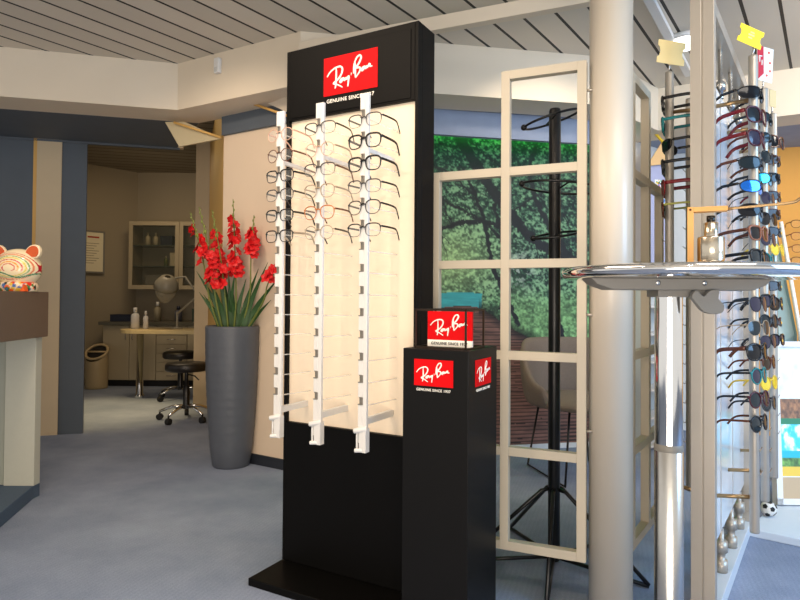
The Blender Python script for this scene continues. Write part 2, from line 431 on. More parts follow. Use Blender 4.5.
# right side: short cream wall then an orange wall further back
slab('wall_right_return', mB, Vector((2.25, 5.05)), 0, 2.6, 0.08, mat('white_wall_paint', (224, 222, 216), 0.8))
slab('wall_right_white', Vector((2.1, 5.15)), Vector((2.85, 4.92)), 0, 2.6, 0.08, mat('white_wall_paint', (224, 222, 216), 0.8))
slab('wall_right', Vector((2.85, 4.92)), Vector((6.2, 3.9)), 0, 2.6, 0.08, M_ORANGE)
bE, bF = back[4], back[5]
struct(MB().prism([(bE.x, bE.y, 2.30), (bF.x, bF.y, 2.30), (6.2, 3.9, 2.30), (2.15, 5.12, 2.30)], (0, 0, 0.03)).build('trim_18', M_BLUE2))
struct(MB().prism([(bE.x, bE.y, 2.298), (2.15, 5.12, 2.298), (1.66, 4.6, 2.298)], (0, 0, 0.03)).build('trim_19', M_SOFFIT))

# ================================================================== MURAL
def mural_rgb():
    w, h = 560, 330
    ts = np.linspace(0, 1, w); wx = (mA.x + MD.x * .05) + ts * (mB.x - mA.x - MD.x * .05); wy = (mA.y + MD.y * .05) + ts * (mB.y - mA.y - MD.y * .05)
    X, Y = np.meshgrid(401 + F * wx / wy, np.linspace(132, 447, h))   # picture laid out in paper units
    n1 = fbm(X / 26, Y / 26, 3); n2 = fbm(X / 4.6, Y / 4.0, 11, 3); n3 = fbm(X / 1.9, Y / 1.7, 21, 2)
    leaf = 0.45 * n2 + 0.55 * n3
    dark = np.array([10, 26, 22.]); mid = np.array([44, 84, 62.]); lite = np.array([128, 166, 124.])
    k = np.clip((leaf - 0.34) * 3.2, 0, 1)[..., None]
    k2 = np.clip((leaf + 0.35 * n1 - 0.62) * 4.2, 0, 1)[..., None]
    img = dark * (1 - k) + mid * k; img = img * (1 - 0.8 * k2) + lite * 0.8 * k2
    # hazy sunlit trees left of the middle
    hz = np.exp(-((X - 455) / 45) ** 2 - ((Y - 262) / 38) ** 2)[..., None]
    hc = np.array([150, 178, 120.]) * (0.55 + 0.75 * leaf[..., None])
    img = img * (1 - 0.75 * hz) + hc * 0.75 * hz
    # grass slope to the right of the path
    gs = (1 / (1 + np.exp(-((Y - 285 - 18 * n1) / 6))) * 1 / (1 + np.exp(-((X - 500) / 7))))[..., None]
    gc = np.array([108, 148, 94.]) * (0.35 + 1.15 * (0.5 * n2 + 0.5 * n3))[..., None]
    img = img * (1 - 0.85 * gs) + gc * 0.85 * gs
    # pale rocks
    rk = np.clip(np.exp(-((X - 520) / 16) ** 2 - ((Y - 268) / 20) ** 2) * (n2 > 0.5) * 1.0, 0, 1)[..., None]
    img = img * (1 - rk * .7) + np.array([170, 170, 165.]) * rk * .7
    # lake
    lk = ((Y > 293 + 2 * n1) & (Y < 318) & (X < 480 + 6 * n1))[..., None]
    lake = np.array([48, 134, 138.]) * (0.86 + 0.28 * fbm(X / 14, Y / 1.5, 31))[..., None]
    img = np.where(lk, lake, img)
    # boardwalk
    edge = 308 + np.clip(X - 478, 0, 400) * 0.62
    edge = np.minimum(edge, 352 + 0.1 * (X - 540)) + 7 * (n1 - .5)
    pt = (Y > edge) & (X > 380)
    per = 1.6 + np.clip(Y - 305, 0, 200) * 0.055
    pl = np.mod(np.clip(Y - 300, 1, 200) ** 0.72 * 1.45 + 0.25 * n1, 1.0)
    brown = np.array([112, 80, 70.])[None, None] * (0.55 + 0.65 * fbm(X / 18, Y / 1.6, 41))[..., None] * np.where(pl < 0.28, 0.42, 1.0)[..., None]
    img = np.where(pt[..., None], brown, img)
    sh = np.clip(1 - np.abs(Y - edge) / 10, 0, 1)[..., None] * (X > 480)[..., None]
    img = img * (1 - 0.6 * sh)
    # trunks and branches
    def stroke(pts, w0, w1, c=(16, 18, 20), jit=2.2):
        nonlocal img
        pp = catmull([(a, b_, 0) for a, b_ in pts], 5); N = len(pp) - 1
        best = np.zeros(X.shape)
        for i in range(N):
            d, t = segdist(X + jit * (n2 - .5) * 2, Y + jit * (n3 - .5) * 2, pp[i], pp[i + 1])
            wd = w0 + (w1 - w0) * (i + t) / N
            best = np.maximum(best, np.clip((wd - d) / 0.7, 0, 1))
        tex = np.array(c, float) * (0.7 + 0.9 * n2[..., None])
        img = img * (1 - best[..., None]) + tex * best[..., None]
    stroke([(458, 136), (478, 168), (505, 206), (536, 240), (580, 262), (640, 290)], 5.5, 5)
    stroke([(545, 120), (530, 170), (545, 215), (575, 262)], 2.0, 3.5)
    stroke([(380, 215), (430, 232), (460, 224), (490, 223), (512, 232)], 2.6, 2.4)
    stroke([(430, 196), (455, 208), (485, 222), (500, 238)], 1.6, 1.6)
    stroke([(470, 182), (486, 225), (492, 262), (508, 300), (520, 325)], 2.0, 2.6)
    stroke([(495, 205), (505, 250), (510, 290), (500, 310)], 2.0, 2.2)
    stroke([(432, 168), (450, 176), (475, 196)], 1.5, 1.5)
    stroke([(470, 140), (500, 165), (540, 172), (580, 160)], 1.6, 1.2)
    stroke([(515, 210), (545, 190), (590, 182)], 1.6, 1.0)
    stroke([(440, 200), (448, 215), (452, 226)], 1.2, 1.0)
    stroke([(560, 250), (556, 300), (566, 345)], 2.2, 3.0)
    stroke([(600, 140), (604, 250), (598, 360)], 7, 9)
    rs = random.Random(5)
    for i in range(46):
        x0, y0 = rs.uniform(400, 600), rs.uniform(140, 250); a = rs.uniform(0.2, 1.4); l = rs.uniform(15, 42)
        stroke([(x0, y0), (x0 + l * .5 * math.cos(a) + rs.uniform(-4, 4), y0 + l * .5 * math.sin(a)), (x0 + l * math.cos(a), y0 + l * math.sin(a))], 0.9, 0.5, jit=1.2)
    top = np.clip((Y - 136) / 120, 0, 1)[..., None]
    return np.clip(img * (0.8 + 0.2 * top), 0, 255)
rgb = mural_rgb()
def mpt(x, z):  # point on the mural sheet under photo column x
    k = (x - 401) / F; t = (k * MP.y - MP.x) / (MD.x - k * MD.y); p = MP + MD * t
    return Vector((p.x, p.y - 0.002, z))
a0, a1 = mA + MD * 0.05, mB
muro = painted_grid('wall_mural', (a0.x, a0.y - .004, 2.26), (a1.x - a0.x, a1.y - a0.y, 0), (0, 0, -2.225), rgb, paint_mat('mural_print', 0.7, 0.32))  # print also glows by itself, added to brighten the mural
tag(muro, 'forest photo mural with dark branches, turquoise lake and boardwalk on the back wall', 'mural')
# green light strip behind the fascia
s0, s1 = mA + MD * 0.2 + Vector((0, -0.05)), mB + MD * -0.1 + Vector((0, -0.05))
led = MB().tube([(s0.x, s0.y, 2.245), (s1.x, s1.y, 2.245)], 0.010, 8).build('led_strip', mat('green_led', (40, 255, 90), 0.5, emit=16))
tag(led, 'green glowing light strip along the top of the forest mural', 'light strip')

# ================================================================== LETTERING
QUAD = [(80, 78), (603, 110), (603, 465), (80, 420)]
STROKES = [
    [(115, 252), (150, 212), (200, 190), (245, 190), (268, 215), (258, 260), (225, 300), (180, 326), (220, 346), (270, 382)],
    [(206, 196), (207, 260), (205, 330), (197, 376)],
    [(284, 300), (258, 305), (244, 325), (258, 332), (284, 304), (288, 326), (304, 316)],
    [(304, 300), (312, 322), (331, 298), (328, 340), (322, 390)],
    [(353, 285), (358, 286)],
    [(378, 288), (382, 210), (408, 152), (438, 140), (449, 165), (430, 206), (402, 242), (438, 250), (436, 284), (396, 330)],
    [(389, 186), (393, 250), (396, 328)],
    [(486, 250), (464, 258), (454, 276), (466, 282), (487, 254), (491, 274), (503, 268)],
    [(503, 250), (508, 268), (530, 242), (534, 264), (556, 268)],
]
def logo_mb(w, h, r):
    "white script lettering, local x right, z up, on plane y=0, origin at sign's lower left"
    b = MB()
    for s in STROKES:
        pts = []
        for (x, y) in s:
            u_ = (x - 80) / 523; ty = 78 + 32 * u_; hh = 342 + 13 * u_
            v_ = (y - ty) / hh
            pts.append((u_ * w, 0, (1 - v_) * h))
        pp = catmull(pts, 5) if len(pts) > 2 else pts
        n = len(pp)
        rs = [(r * 0.5, r * (0.75 + 0.45 * math.sin(math.pi * i / max(1, n - 1)))) for i in range(n)]
        if len(pts) == 2: rs = [(r * .5, r * 1.5)] * n
        b.tube(pp, rs, 6, flat=(0, 1, 0))
    return b
def text_obj(name, txt, width, material, parent, depth=0.0006):
    cu = bpy.data.curves.new(name, 'FONT'); cu.body = txt; cu.size = 1; cu.extrude = depth; cu.offset = 0.012
    cu.space_character = 1.12
    t = bpy.data.objects.new(name, cu); COL.objects.link(t)
    dg = bpy.context.evaluated_depsgraph_get(); me = bpy.data.meshes.new_from_object(t.evaluated_get(dg))
    bpy.data.objects.remove(t); bpy.data.curves.remove(cu)
    xs = [v.co.x for v in me.vertices]; x0, x1 = min(xs), max(xs); k = width / (x1 - x0)
    for v in me.vertices: v.co = Vector(((v.co.x - x0) * k, -v.co.z, v.co.y * k))
    me.materials.clear(); me.materials.append(material)
    return link(name, me, parent)
def sign(parent, u0, u1, z0, z1, y, side=False, tagline=True, thick=0.002, name='sign_plate'):
    s = MB().box((0, -thick, 0), (u1 - u0, 0, z1 - z0)).build(name, M_RED, parent)
    if side: s.rotation_euler = (0, 0, math.pi / 2); s.location = (y, u0, z0)
    else: s.location = (u0, y, z0)
    s['label'] = 'red rectangular sign plate with white script lettering'
    w = u1 - u0; h = z1 - z0
    l = logo_mb(w, h, w * 0.0155).build('lettering', M_WHITE, s); l.location = (0, -thick - 0.0006, 0)
    if tagline:
        t = text_obj('tagline', 'GENUINE SINCE 1937', w * 0.88, M_WHITE, s); t.location = (w * 0.06, -0.0012, -h * 0.19)
    return s

# ================================================================== TOWER
TR = R(-29.3)
T0 = Vector((-0.463, 2.45))
tower = thing('display_tower', 'tall black display tower with white back panel and red header sign', 'display stand', (T0.x, T0.y, 0), TR)
TW = 0.60
b = MB()
b.box((0, 0.03, 0.03), (TW, 0.13, 2.064)); b.box((0, 0, 0.03), (0.014, 0.03, 2.064)); b.box((TW - 0.014, 0, 0.03), (TW, 0.03, 2.064))
b.box((0.014, 0, 1.782), (TW - 0.014, 0.03, 2.064)); b.box((0.014, 0, 0.03), (TW - 0.014, 0.03, 0.578))
b.build('cabinet', M_BLACK, tower, 0.002)
MB().box((0.025, -0.003, 1.79), (TW - 0.03, 0.0, 2.04)).build('header_panel', M_BLACK, tower, 0.001)
MB().box((0.014, 0.018, 0.578), (TW - 0.014, 0.03, 1.782)).build('back_panel', M_PANEL, tower)
b = MB(); b.box((-0.004, -0.187, 0), (TW + 0.005, 0.13, 0.028)); b.build('base_plate', M_BLACK, tower, 0.003)
sign(tower, 0.188, 0.432, 1.852, 2.0, -0.003)
ROD_U = [0.100, 0.291, 0.488]; ROD_V = [-0.150, -0.160, -0.172]
SLOT_Z = [1.698 - 0.0748 * i for i in range(14)]
lbl_rod = ['left', 'middle', 'right']
def display_rod(u, v, i):
    b = MB()
    # slotted strip: stem plus teeth
    b.box((u + 0.001, v - 0.006, 0.585), (u + 0.017, v + 0.006, 1.768))
    b.box((u - 0.017, v - 0.006, 1.713), (u + 0.001, v + 0.006, 1.768))
    for k, z in enumerate(SLOT_Z):
        zlow = SLOT_Z[k + 1] + 0.013 if k < 13 else 0.585
        b.box((u - 0.017, v - 0.006, zlow), (u + 0.001, v + 0.006, z - 0.013))
    rod = b.build('display_rod', M_WHITEP, tower, 0.0012)
    rod['label'] = 'white notched display strip on the %s' % lbl_rod[i]
    for z in SLOT_Z:
        c = MB(); c.box((u - 0.003, v - 0.0075, z - 0.0125), (u + 0.003, v + 0.005, z + 0.0125)); c.box((u - 0.017, v - 0.0075, z - 0.0135), (u - 0.003, v + 0.005, z - 0.0105)); c.box((u - 0.017, v + 0.003, z - 0.0105), (u - 0.003, v + 0.0055, z + 0.0125)); c.box((u - 0.012, v - 0.0075, z + 0.0105), (u - 0.003, v + 0.003, z + 0.0135))
        c.build('clip', M_CLIP, rod)
        MB().tube([(u + 0.005, v + 0.006, z - 0.016), (u + 0.02, 0.018, z - 0.018)], 0.0022, 6).build('peg', M_CLEAR, rod)
    MB().box((u - 0.006, v, 0.645), (u + 0.010, 0.018, 0.668)).build('bracket_arm', M_WHITEP, rod, 0.001)
    MB().box((u - 0.004, v, 1.57), (u + 0.008, 0.018, 1.585)).build('bracket_arm', M_WHITEP, rod, 0.001)
    l = MB(); l.box((u - 0.008, v - 0.013, 0.555), (u + 0.019, v + 0.012, 0.635)); l.cyl((u - 0.026, v - 0.014, 0.625), (u + 0.02, v - 0.004, 0.635), 0.009, 12)
    l.cyl((u - 0.022, v - 0.016, 0.56), (u + 0.004, v - 0.008, 0.562), 0.007, 12)
    l.cyl((u - 0.018, v - 0.008, 0.56), (u - 0.018, v - 0.008, 0.62), 0.004, 8)
    lk = l.build('lock', M_WHITEP, rod, 0.001)
    MB().cyl((u - 0.0285, v - 0.0146, 0.6245), (u - 0.0262, v - 0.0141, 0.625), 0.006, 12).build('keyhole', M_CLIP, lk)
for i in range(3): display_rod(ROD_U[i], ROD_V[i], i)

# ================================================================== GLASSES
CACHE = {}
def superell(a, b_, e, n=28, cx=0.0, skew=0.0):
    pts = []
    for k in range(n):
        t = 2 * math.pi * k / n
        c, s = math.cos(t), math.sin(t)
        x = a * math.copysign(abs(c) ** (2 / e), c); z = b_ * math.copysign(abs(s) ** (2 / e), s)
        x *= 1 + skew * z / b_
        pts.append((cx + x, z))
    return pts
def glasses(key, a=0.026, b_=0.020, e=2.6, rt=0.0016, rb=0.0009, wrap=0.06, brow=1.0, skew=0.06, bridge=0.0185, temple=(0.0032, 0.0014), tdrop=0.034):
    "meshes of one pair (front, two lenses, two temples): x across, -y forward, z up, origin at the bridge"
    if key in CACHE: return CACHE[key]
    front = MB(); out = {}
    def curve(x): return abs(x) ** 2 * wrap * 12 + max(0, abs(x) - 0.01) * wrap
    lens = []
    for s in (-1, 1):
        cx = s * (bridge / 2 + a)
        pts = superell(a, b_, e, 28, 0, skew)
        P = [(cx + s * x, curve(cx + s * x), z) for x, z in pts]
        rr = [(rb + (rt - rb) * (0.5 + 0.5 * max(-1, min(1, 1.6 * z / b_)))) for x, z in pts]
        front.tube(P, rr, 6, closed=True)
        l = MB(); inner = [(cx + s * x * .98, curve(cx + s * x * .98) + 0.0002, z * .98) for x, z in pts]
        mid = [(cx + s * x * .5, curve(cx + s * x * .5) - 0.0006, z * .5) for x, z in pts]
        vi = [l.bm.verts.new(p) for p in inner]; vm = [l.bm.verts.new(p) for p in mid]; vc = l.bm.verts.new((cx, curve(cx) - 0.001, 0))
        for k in range(28):
            k2 = (k + 1) % 28
            f = l.bm.faces.new((vi[k], vi[k2], vm[k2], vm[k])); f.smooth = True
            f = l.bm.faces.new((vm[k], vm[k2], vc)); f.smooth = True
        lens.append(l)
    front.tube(catmull([(-bridge / 2 - 0.001, curve(bridge / 2), b_ * .35), (0, -0.0012, b_ * .52), (bridge / 2 + 0.001, curve(bridge / 2), b_ * .35)], 4), rt * 1.05, 6)
    hx = bridge / 2 + 2 * a + 0.001
    tm = []
    for s in (-1, 1):
        front.tube([(s * (hx - 0.003), curve(hx), b_ * .5), (s * (hx + 0.003), curve(hx) + 0.003, b_ * .5)], rt * 1.3, 6)
        t = MB(); y0 = curve(hx) + 0.003
        tp = catmull([(s * (hx + .003), y0, b_ * .5), (s * (hx + .004), y0 + 0.05, b_ * .5), (s * (hx + .002), 0.098, b_ * .42), (s * (hx - .002), 0.118, b_ * .42 - tdrop * .28), (s * (hx - .006), 0.138, b_ * .42 - tdrop)], 4)
        N = len(tp) - 1
        t.tube(tp, [(temple[1], temple[0] * (1.0 if i < N * .6 else 0.9)) for i in range(N + 1)], 6, flat=(1, 0, 0))
        tm.append(t)
    dummy = MATS['black_metal']
    CACHE[key] = (front.mesh(key + '_front', dummy), [l.mesh(key + '_lens', dummy) for l in lens], [t.mesh(key + '_temple', dummy) for t in tm])
    return CACHE[key]
MESHC = {}
def with_mat(me, m_):
    k = (me.name, m_.name)
    if k not in MESHC:
        c = me.copy(); c.materials.clear(); c.materials.append(m_); MESHC[k] = c
    return MESHC[k]
def put_glasses(name, shape, mf, ml, mt, label, cat, loc, rz, group, tilt=0.0, scale=1.0, near_only=False):
    fr, le, te = shape
    t = thing(name, label, cat, loc, rz, group)
    t.rotation_euler = (tilt, 0, rz); t.scale = (scale,) * 3
    link('front_frame', with_mat(fr, mf), t)
    for l in le: link('lens', with_mat(l, ml), t)
    for q in te: link('temple', with_mat(q, mt), t)
    return t
E_ROUND = glasses('round', 0.0255, 0.0235, 2.1, 0.0016, 0.0013, temple=(0.0036, 0.0016))
E_PANTO = glasses('panto', 0.027, 0.0235, 2.5, 0.0021, 0.0015, skew=0.1, temple=(0.0036, 0.0016))
E_RECT = glasses('rect', 0.028, 0.0215, 3.2, 0.0026, 0.0016, temple=(0.0042, 0.0018))
E_HALF = glasses('half', 0.028, 0.0215, 2.9, 0.0022, 0.0009, temple=(0.0036, 0.0016))
E_BOLD = glasses('bold', 0.0275, 0.0235, 2.9, 0.0034, 0.0022, skew=0.09, temple=(0.0048, 0.002))
C_BLK = mat('acetate_black', (14, 13, 14), 0.25)
C_TORT = mat('acetate_tortoise', (92, 46, 24), 0.25, noise=0.6, nscale=160)
C_AMB = mat('acetate_amber', (190, 112, 52), 0.25, noise=0.4, nscale=140)
C_PINK = mat('acetate_pale_pink', (214, 170, 146), 0.3)
C_GREY = mat('metal_dark_grey', (62, 58, 56), 0.35)
C_SILV = mat('metal_champagne', (170, 150, 124), 0.35)
cT, sT = math.cos(TR), math.sin(TR)
def tower_pt(u, v, z): return Vector((T0.x + u * cT - v * sT, T0.y + u * sT + v * cT, z))
rods = [
  [(E_ROUND, C_PINK, C_PINK, 'pale pink'), (E_ROUND, C_TORT, C_TORT, 'round tortoiseshell'), (E_RECT, C_BLK, C_BLK, 'black'), (E_HALF, C_GREY, C_BLK, 'dark grey half-rim'), (E_RECT, C_BLK, C_BLK, 'black'), (E_RECT, C_BLK, C_SILV, 'black fronted')],
  [(E_HALF, C_GREY, C_BLK, 'dark grey half-rim'), (E_ROUND, C_PINK, C_SILV, 'pale'), (E_HALF, C_GREY, C_TORT, 'thin grey and brown'), (E_PANTO, C_SILV, C_SILV, 'champagne'), (E_PANTO, C_AMB, C_TORT, 'amber'), (E_ROUND, C_SILV, C_BLK, 'thin wire')],
  [(E_HALF, C_GREY, C_BLK, 'grey half-rim'), (E_BOLD, C_BLK, C_BLK, 'bold black'), (E_BOLD, C_BLK, C_BLK, 'bold black'), (E_HALF, C_GREY, C_BLK, 'grey half-rim'), (E_PANTO, C_BLK, C_BLK, 'black'), (E_HALF, C_BLK, C_BLK, 'thin black')],
]
for i, lst in enumerate(rods):
    for k, (shp, mf, mt, ds) in enumerate(lst):
        p = tower_pt(ROD_U[i] + 0.001, ROD_V[i] - 0.0105, SLOT_Z[k] - 0.020 - 0.002 * ((k * 7 + i) % 3))
        put_glasses('eyeglasses', shp, mf, M_LENS, mt, '%s eyeglasses, %s on the %s white tower strip' % (ds, ORD[k], lbl_rod[i]), 'eyeglasses', p, TR + R(((k * 5 + i * 3) % 5 - 2) * 1.2), 'eyeglasses on the black tower', tilt=R(1.5 * ((k + i) % 3 - 1)))

# ================================================================== PEDESTAL + ACRYLIC SIGN
P0 = Vector((0.012, 2.005))
ped = thing('display_pedestal', 'black square pedestal with red logo signs in front of the tower', 'pedestal', (P0.x, P0.y, 0), TR)
PW, PD, PH = 0.231, 0.250, 0.910
MB().box((0, 0, 0), (PW, PD, PH)).build('body', mat('pedestal_black', (14, 13, 12), 0.45, noise=0.05, spec=0.2), ped, 0.0015)
sign(ped, 0.042, 0.180, 0.792, 0.877, 0.0)
sign(ped, 0.055, 0.190, 0.792, 0.877, PW, side=True)
hp = P0 + Vector((cT, sT)) * 0.035 + Vector((-sT, cT)) * 0.02
hold = thing('sign_holder', 'small red acrylic logo block in dark wire frame on the pedestal', 'sign', (hp.x, hp.y, PH + 0.0005), TR)
b = MB(); w, d, h, r = 0.178, 0.15, 0.128, 0.0028
for x in (0, w):
    for y in (0, d): b.box((x - r, y - r, 0), (x + r, y + r, h))
for z in (r, h - r):
    for y in (0, d): b.box((-r, y - r, z - r), (w + r, y + r, z + r))
    for x in (0, w): b.box((x - r, -r, z - r), (x + r, d + r, z + r))
b.build('wire_frame', mat('dark_bronze_wire', (52, 40, 30), 0.4, metal=0.6), hold)
s = sign(hold, 0.020, 0.178, 0.026, 0.120, 0.06, tagline=False, thick=0.012, name='red_block')
wb = MB().box((0.020, 0.048, 0.004), (0.178, 0.060, 0.026)).build('white_strip', M_WHITE, hold)
t = text_obj('tagline', 'GENUINE SINCE 1937', 0.13, mat('ink_black', (20, 18, 18), 0.5), wb); t.location = (0.034, 0.0472, 0.0105)

# ================================================================== LATTICE SCREENS + COLUMN
RZ = [1.886, 1.535, 1.2, 0.87, 0.526, 0.19]; S = 0.0155
def lattice(name, label, loc, rz, wd, tall_first):
    t = thing(name, label, 'room divider', (loc[0], loc[1], 0), rz)
    xs = [0.0, wd / 2, wd]
    for k, x in enumerate(xs):
        low = (k == 0 and not tall_first) or (k == 2 and tall_first)
        MB().box((x - S, -0.016, RZ[5] - S), (x + S, 0.016, (RZ[1] if low else RZ[0]) + S)).build('stile', M_LATT, t, 0.001)
    for j, z in enumerate(RZ):
        for k in (0, 1):
            tall = (k == 1 and not tall_first) or (k == 0 and tall_first)
            if j == 0 and not tall: continue
            MB().box((xs[k] + S, -0.0155, z - S), (xs[k + 1] - S, 0.0155, z + S)).build('rail', M_LATT, t, 0.001)
    for z in (1.80, 0.62, 1.02):
        x = wd if not tall_first else 0
        sgn = 1 if not tall_first else -1
        MB().cyl((x + sgn * S, 0, z), (x + sgn * (S + 0.022), 0.004, z), 0.005, 10).build('bolt', M_ALU, t)
    return t
lattice('lattice_screen', 'off-white open lattice screen left of the round column', (0.138, 2.322), R(-22.9), 0.535, False)
lattice('lattice_screen', 'off-white open lattice screen receding right of the round column', (0.835, 2.215), R(55.5), 0.49, True)
col_o = MB().lathe([(0, 0), (0.0725, 0), (0.0725, H - 0.001), (0, H - 0.001)], 48, (0.733, 2.12, 0)).build('column', M_COLUMN)
tag(col_o, 'round white floor to ceiling column between the lattice screens', 'column')

# ================================================================== BAR TABLE
TX, TY, TZ = 0.752, 1.62, 1.157
tb = thing('bar_table', 'round chrome-rimmed bar table on a steel pole at the right', 'table', (TX, TY, 0))
b = MB(); b.lathe([(0, TZ - 0.028), (0.300, TZ - 0.028), (0.309, TZ - 0.025), (0.315, TZ - 0.014), (0.309, TZ - 0.003), (0.30, TZ), (0, TZ)], 72)
b.build('tabletop', M_CHROME, tb)
px, py = -0.043, -0.01
b = MB(); b.lathe([(0.036, 0.02), (0.036, 0.678), (0.0345, 0.680)], 40, (px, py, 0)); b.build('pole_lower', M_BRUSH, tb)
MB().lathe([(0.0355, 0.676), (0.0365, 0.680), (0.0365, 0.692), (0.0345, 0.696)], 40, (px, py, 0)).build('collar', M_GREYM, tb)
MB().lathe([(0.0345, 0.69), (0.0345, 1.09)], 40, (px, py, 0)).build('pole', M_CHROME, tb)
MB().lathe([(0, 0), (0.21, 0), (0.21, 0.008), (0.05, 0.022), (0, 0.022)], 48, (px, py, 0)).build('foot_plate', M_BRUSH, tb)
MG = M_GREYM
b = MB()
prof = [(-0.262, 1.1285), (0.205, 1.1285), (0.190, 1.112), (0.155, 1.098), (-0.205, 1.098), (-0.245, 1.112)]
b.prism([(x, -0.055, z) for x, z in prof], (0, 0.09, 0)); br = b.build('bracket', MG, tb, 0.003)
MB().box((-0.085, -0.045, 1.080), (0.06, 0.03, 1.099)).build('mounting_plate', MG, tb, 0.002)
for x in (-0.06, 0.06): MB().lathe([(0, 0.002), (0.007, 0.0), (0.007, -0.004)], 12).build('screw', M_BRUSH, br).matrix_local = Matrix.Translation((x - .03, -0.0555, 1.116)) @ Matrix.Rotation(R(90), 4, 'X')
b = MB()
lv = [(0.012, 1.106), (0.03, 1.09), (0.045, 1.104), (0.07, 1.106), (0.068, 1.085), (0.082, 1.068), (0.078, 1.05), (0.055, 1.045), (0.03, 1.052), (0.012, 1.072), (0.0, 1.09)]
b.prism([(x - 0.012, -0.075, z - .008) for x, z in catmull2(lv)], (0, 0.018, 0)); b.build('latch_lever', MG, tb, 0.002)

bx0 = Vector((TX + 0.007, TY - 0.03, TZ + 0.0005))
hb = thing('bottle_holder', 'open bamboo display frame standing on the chrome bar table', 'display frame', bx0, R(-24))
bm_ = 0.0
MB().box((-0.009, -0.016, 0), (0.006, 0.016, 0.156)).build('upright', M_WOOD, hb, 0.001)
MB().box((0.006, -0.016, 0), (0.098, 0.016, 0.014)).build('base', M_WOOD, hb, 0.001)
MB().box((0.006, -0.016, 0.143), (0.084, 0.016, 0.1555)).build('top_bar', M_WOOD, hb, 0.001)
MB().cyl((-0.002, -0.0162, 0.149), (-0.002, -0.0172, 0.149), 0.003, 10).build('screw', C_TORT, hb)
MB().tube(catmull([(0.084, 0, 0.149), (0.16, 0.0, 0.153), (0.225, 0.0, 0.157), (0.245, 0, 0.168), (0.27, 0, 0.176)], 4), 0.0035, 8).build('metal_arm', mat('brass_arm', (170, 140, 100), 0.3, metal=0.8), hb)
bo = thing('perfume_bottle', 'silver and gold bottle with black cap inside the bamboo frame', 'bottle', bx0 + Vector((0.042, -0.019, 0.0145)), 0)
MB().lathe([(0, 0), (0.030, 0), (0.032, 0.003), (0.032, 0.060), (0.030, 0.064), (0, 0.064)], 40).build('body', mat('champagne_metal', (214, 204, 186), 0.2, metal=1.0), bo)
MB().lathe([(0.017, 0.0642), (0.017, 0.100), (0.009, 0.102), (0.009, 0.108)], 32).build('neck', mat('champagne_metal', (205, 186, 152)), bo)
MB().lathe([(0, 0.104), (0.010, 0.104), (0.0105, 0.107), (0.010, 0.118), (0, 0.119)], 24).build('cap', C_BLK, bo)

# ================================================================== SUNGLASSES WALL
PR = R(54.7); SP = Vector((0.995, 2.0)); pd = Vector((math.cos(PR), math.sin(PR))); pn = Vector((math.sin(PR), -math.cos(PR)))
def pw(a, b_, z):  # a along, b_ towards the viewer's right face
    q = SP + pd * a + pn * b_; return Vector((q.x, q.y, z))
pan = thing('sunglasses_display', 'tall free-standing aluminium display wall carrying rods of sunglasses', 'display stand', (SP.x, SP.y, 0), PR)
PL = 1.06
for x in (0.0, PL):
    b = MB(); b.box((x - 0.02, -0.036, 0.10), (x + 0.02, -0.0025, 2.08)); b.box((x - 0.02, 0.0025, 0.10), (x + 0.02, 0.036, 2.08)); b.box((x - 0.015, -0.03, 0.10), (x + 0.02, 0.03, 2.08))
    po = b.build('post', M_ALU, pan, 0.0015)
    MB().box((x - 0.022, -0.038, 0.0), (x + 0.022, 0.038, 0.10)).build('post_foot', M_ALU, po, 0.002)
MB().box((0.02, -0.03, 2.03), (PL - 0.02, 0.03, 2.075)).build('top_rail', M_ALU, pan, 0.002)
MB().box((0.022, -0.034, 0.0), (PL - 0.022, 0.034, 0.055)).build('bottom_rail', mat('white_rail', (206, 214, 222), 0.4), pan, 0.002)
bd = MB().box((0.021, -0.006, 0.22), (PL - 0.021, 0.006, 1.84)).build('board', M_BOARD, pan)
for x in (0.33, 0.66): MB().box((x - 0.004, -0.0075, 0.22), (x + 0.004, -0.0061, 1.84)).build('seam', M_ALU, bd)
for x in (0.12, 0.38, 0.66, 0.92):
    MB().lathe([(0.0, 0.056), (0.022, 0.056), (0.022, 0.10), (0.014, 0.10), (0.014, 0.13), (0.022, 0.13), (0.022, 0.17), (0.010, 0.17), (0.010, 0.2195)], 20, (x, 0, 0)).build('standoff', M_ALU, pan)
    MB().lathe([(0.012, 1.8405), (0.012, 1.87), (0.02, 1.87), (0.02, 1.90), (0.008, 1.91), (0.008, 2.0295)], 20, (x, 0, 0)).build('standoff', M_BRUSH, pan)
STEP = 0.0790; SZ0 = 1.772
def sun_rod(a, b_, first, last):
    r = MB().lathe([(0, 0.30), (0.014, 0.30), (0.015, 0.305), (0.015, 1.895), (0.014, 1.90), (0, 1.90)], 20, (a, -b_, 0)).build('display_rod', M_ALU, pan)
    s_ = 1 if b_ > 0 else -1
    for z in (0.415, 1.752):
        MB().cyl((a, -b_ + s_ * 0.014, z), (a - 0.02, -s_ * 0.006, z - 0.01), 0.007, 10).build('bracket_arm', mat('brass_arm', (170, 140, 100)), r)
    for k in range(first, last):
        z = SZ0 - STEP * k - 0.012
        MB().tube([(a - 0.03, -b_ - s_ * 0.020, z + 0.006), (a - 0.012, -b_ - s_ * 0.017, z), (a + 0.012, -b_ - s_ * 0.017, z), (a + 0.03, -b_ - s_ * 0.020, z + 0.006)], 0.0016, 6).build('hook', M_BRUSH, r)
SA = [0.15, 0.54, 0.93]
sun_rod(SA[0], 0.130, 14, 17); sun_rod(SA[1], 0.130, 15, 18); sun_rod(SA[2], 0.135, 12, 17)
sun_rod(SA[0], -0.134, 6, 17); sun_rod(SA[1] - 0.03, -0.130, 2, 17)
S_WRAP = glasses('wrap', 0.031, 0.0205, 2.4, 0.0022, 0.0018, wrap=0.35, bridge=0.012, temple=(0.0055, 0.002), skew=0.05, tdrop=0.02)
